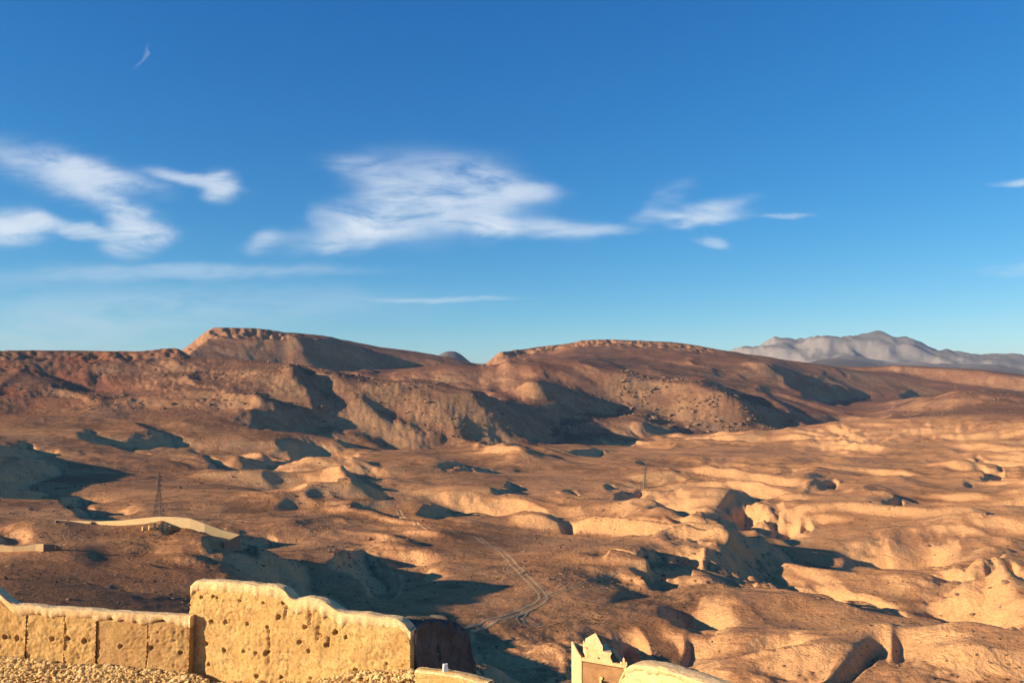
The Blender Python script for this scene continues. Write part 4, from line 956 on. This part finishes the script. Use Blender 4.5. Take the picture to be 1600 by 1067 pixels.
# --- wheel tracks: ribbons laid on the ground
def ribbon(name, px, off, width, r0=190):
    w3 = [hit(u, v, r0) for u, v in px]; pts = []
    for i in range(len(w3)-1):
        p0 = w3[max(i-1, 0)]; p1 = w3[i]; p2 = w3[i+1]; p3 = w3[min(i+2, len(w3)-1)]; n_ = max(2, int((p2-p1).length/1.2))
        for k in range(n_):
            t = k/n_; pts.append(.5*((2*p1)+(-p0+p2)*t+(2*p0-5*p1+4*p2-p3)*t*t+(-p0+3*p1-3*p2+p3)*t**3))
    pts = np.array([(p.x, p.y) for p in pts]); d = np.gradient(pts, axis=0); d /= np.linalg.norm(d, axis=1)[:, None]+1e-9; n_ = np.stack([d[:, 1], -d[:, 0]], -1)
    wob = .25*perlin(np.arange(len(pts))*.21, np.zeros(len(pts)), 9); V = []; Q = []
    K = 4
    for i in range(len(pts)):
        for k in range(K):
            q = pts[i]+n_[i]*(off+wob[i]+(k/(K-1)-.5)*width*(1+.2*math.sin(i*.7+off))); V.append((q[0], q[1], ground(q[0], q[1])+.07))
    for i in range(len(pts)-1):
        for k in range(K-1): a_ = i*K+k; Q.append((a_, a_+1, a_+K+1, a_+K))
    return V, Q
def track(name, px, offs, width):
    V = []; Q = []
    for of in offs:
        v_, q_ = ribbon(name, px, of, width); b_ = len(V); V += v_; Q += [tuple(b_+i for i in q) for q in q_]
    o = np_obj(name, V, Q, TRACKM, True); tag(o, kind='structure')
track('dirt_track', [(622,797),(640,812),(665,824),(700,830),(717,832),(747,840),(776,857),(796,873),(806,885),(819,899),(834,914),(846,927),(848,936),(837,945),(814,956),(785,965),(758,976),(728,985)], (-1.4, 1.4), 1.1)
track('side_track', [(795,880),(790,890),(800,898),(810,902)], (-.9, .9), .5)
track('side_track', [(848,938),(870,926),(900,915),(930,905),(970,893),(985,888)], (-.9, .9), .5)
track('side_track', [(822,955),(812,965),(818,976),(835,980),(850,975)], (-.9, .9), .6)
track('hill_track', [(470,772),(500,778),(520,785),(540,795)], (-.9, .9), .7)

# --- boulders strewn over the hills, stones and low shrubs on the near ground
rg2 = np.random.RandomState(21)
def scatter(n, th0, th1, r0, r1, dens, size, sink=.25):
    out = []; tries = 0
    while len(out) < n and tries < n*25:
        tries += 1; th = rg2.uniform(th0, th1); r_ = math.exp(rg2.uniform(math.log(r0), math.log(r1))); x = r_*math.sin(th); y = r_*math.cos(th)
        if rg2.rand() > dens(x, y, th, r_): continue
        s_ = size(r_); out.append((x, y, ground(x, y)-s_*sink*.3, s_))
    return out
cl_ = lambda x, y, s_: float(sstep(-.1, .5, perlin(np.array([x/s_]), np.array([y/s_]), 80))[0])
bo = scatter(2300, -.62, .0, 1560, 2080, lambda x, y, th, r_: .08+cl_(x, y, 110)*(1 if th > -.42 and th < -.12 else .45), lambda r_: .9+rg2.exponential(1.1))
bo += scatter(1200, .13, .34, 2250, 2650, lambda x, y, th, r_: .1+cl_(x, y, 60), lambda r_: 1.4+rg2.exponential(1.9))
bo += scatter(900, .3, .62, 2300, 2760, lambda x, y, th, r_: .1+cl_(x, y, 60), lambda r_: .9+rg2.exponential(1.0))
o = stones('hill_boulders', bo, ROCKM, 31); tag(o, kind='stuff')
bo = scatter(4200, -.62, .62, 150, 900, lambda x, y, th, r_: .05+.9*cl_(x, y, 28)**2, lambda r_: (.10+rg2.exponential(.13))*(1+r_/900))
bo += scatter(2600, -.6, .62, 300, 1100, lambda x, y, th, r_: .04+.9*cl_(x, y+90, 60)**2, lambda r_: (.25+rg2.exponential(.30))*(.6+r_/900))
o = stones('ground_stones', bo, ROCKM, 33); tag(o, kind='stuff')
sh = scatter(4200, -.62, .62, 150, 900, lambda x, y, th, r_: .08+.8*cl_(x+500, y, 45)**2, lambda r_: rg2.uniform(.20, .55)*(.7+r_/700))
V = []; Q = []
for x, y, z, s_ in sh:           # tufts of small upright leaf faces
    for k in range(9):
        a_ = rg2.uniform(0, 6.28); b_ = rg2.uniform(.1, 1.0)*s_; l_ = s_*rg2.uniform(.5, 1.1); c0 = (x+math.cos(a_)*b_, y+math.sin(a_)*b_); t_ = rg2.uniform(-.5, .5)*s_
        w_ = s_*.22; d_ = (math.cos(a_+1.3)*w_, math.sin(a_+1.3)*w_); i0 = len(V)
        V += [(c0[0]-d_[0], c0[1]-d_[1], z), (c0[0]+d_[0], c0[1]+d_[1], z), (c0[0]+d_[0]*.5+t_, c0[1]+d_[1]*.5, z+l_), (c0[0]-d_[0]*.5+t_, c0[1]-d_[1]*.5, z+l_*.9)]; Q.append((i0, i0+1, i0+2, i0+3))
o = np_obj('dry_shrubs', V, Q, SHRUBM, False); tag(o, kind='stuff')

# --- the air
hz = bpy.data.materials.new('air'); hz.use_nodes = True; t = NT(hz.node_tree); t.n.clear()
pv = t.new('ShaderNodeVolumePrincipled'); pv.inputs['Color'].default_value = (.62, .78, 1.0, 1); pv.inputs['Density'].default_value = HAZE_DENSITY; pv.inputs['Anisotropy'].default_value = .0
om = t.new('ShaderNodeOutputMaterial'); t.l.new(pv.outputs[0], om.inputs['Volume'])
mb = MB(); zlo = float(Zf.min())-1.0; zhi = float(Zf.max())+30; mb.box((0, 0, (zlo+zhi)/2), (71000, 71000, (zhi-zlo)/2)); o = mb.build('haze', hz); tag(o, kind='stuff')
# end of scene
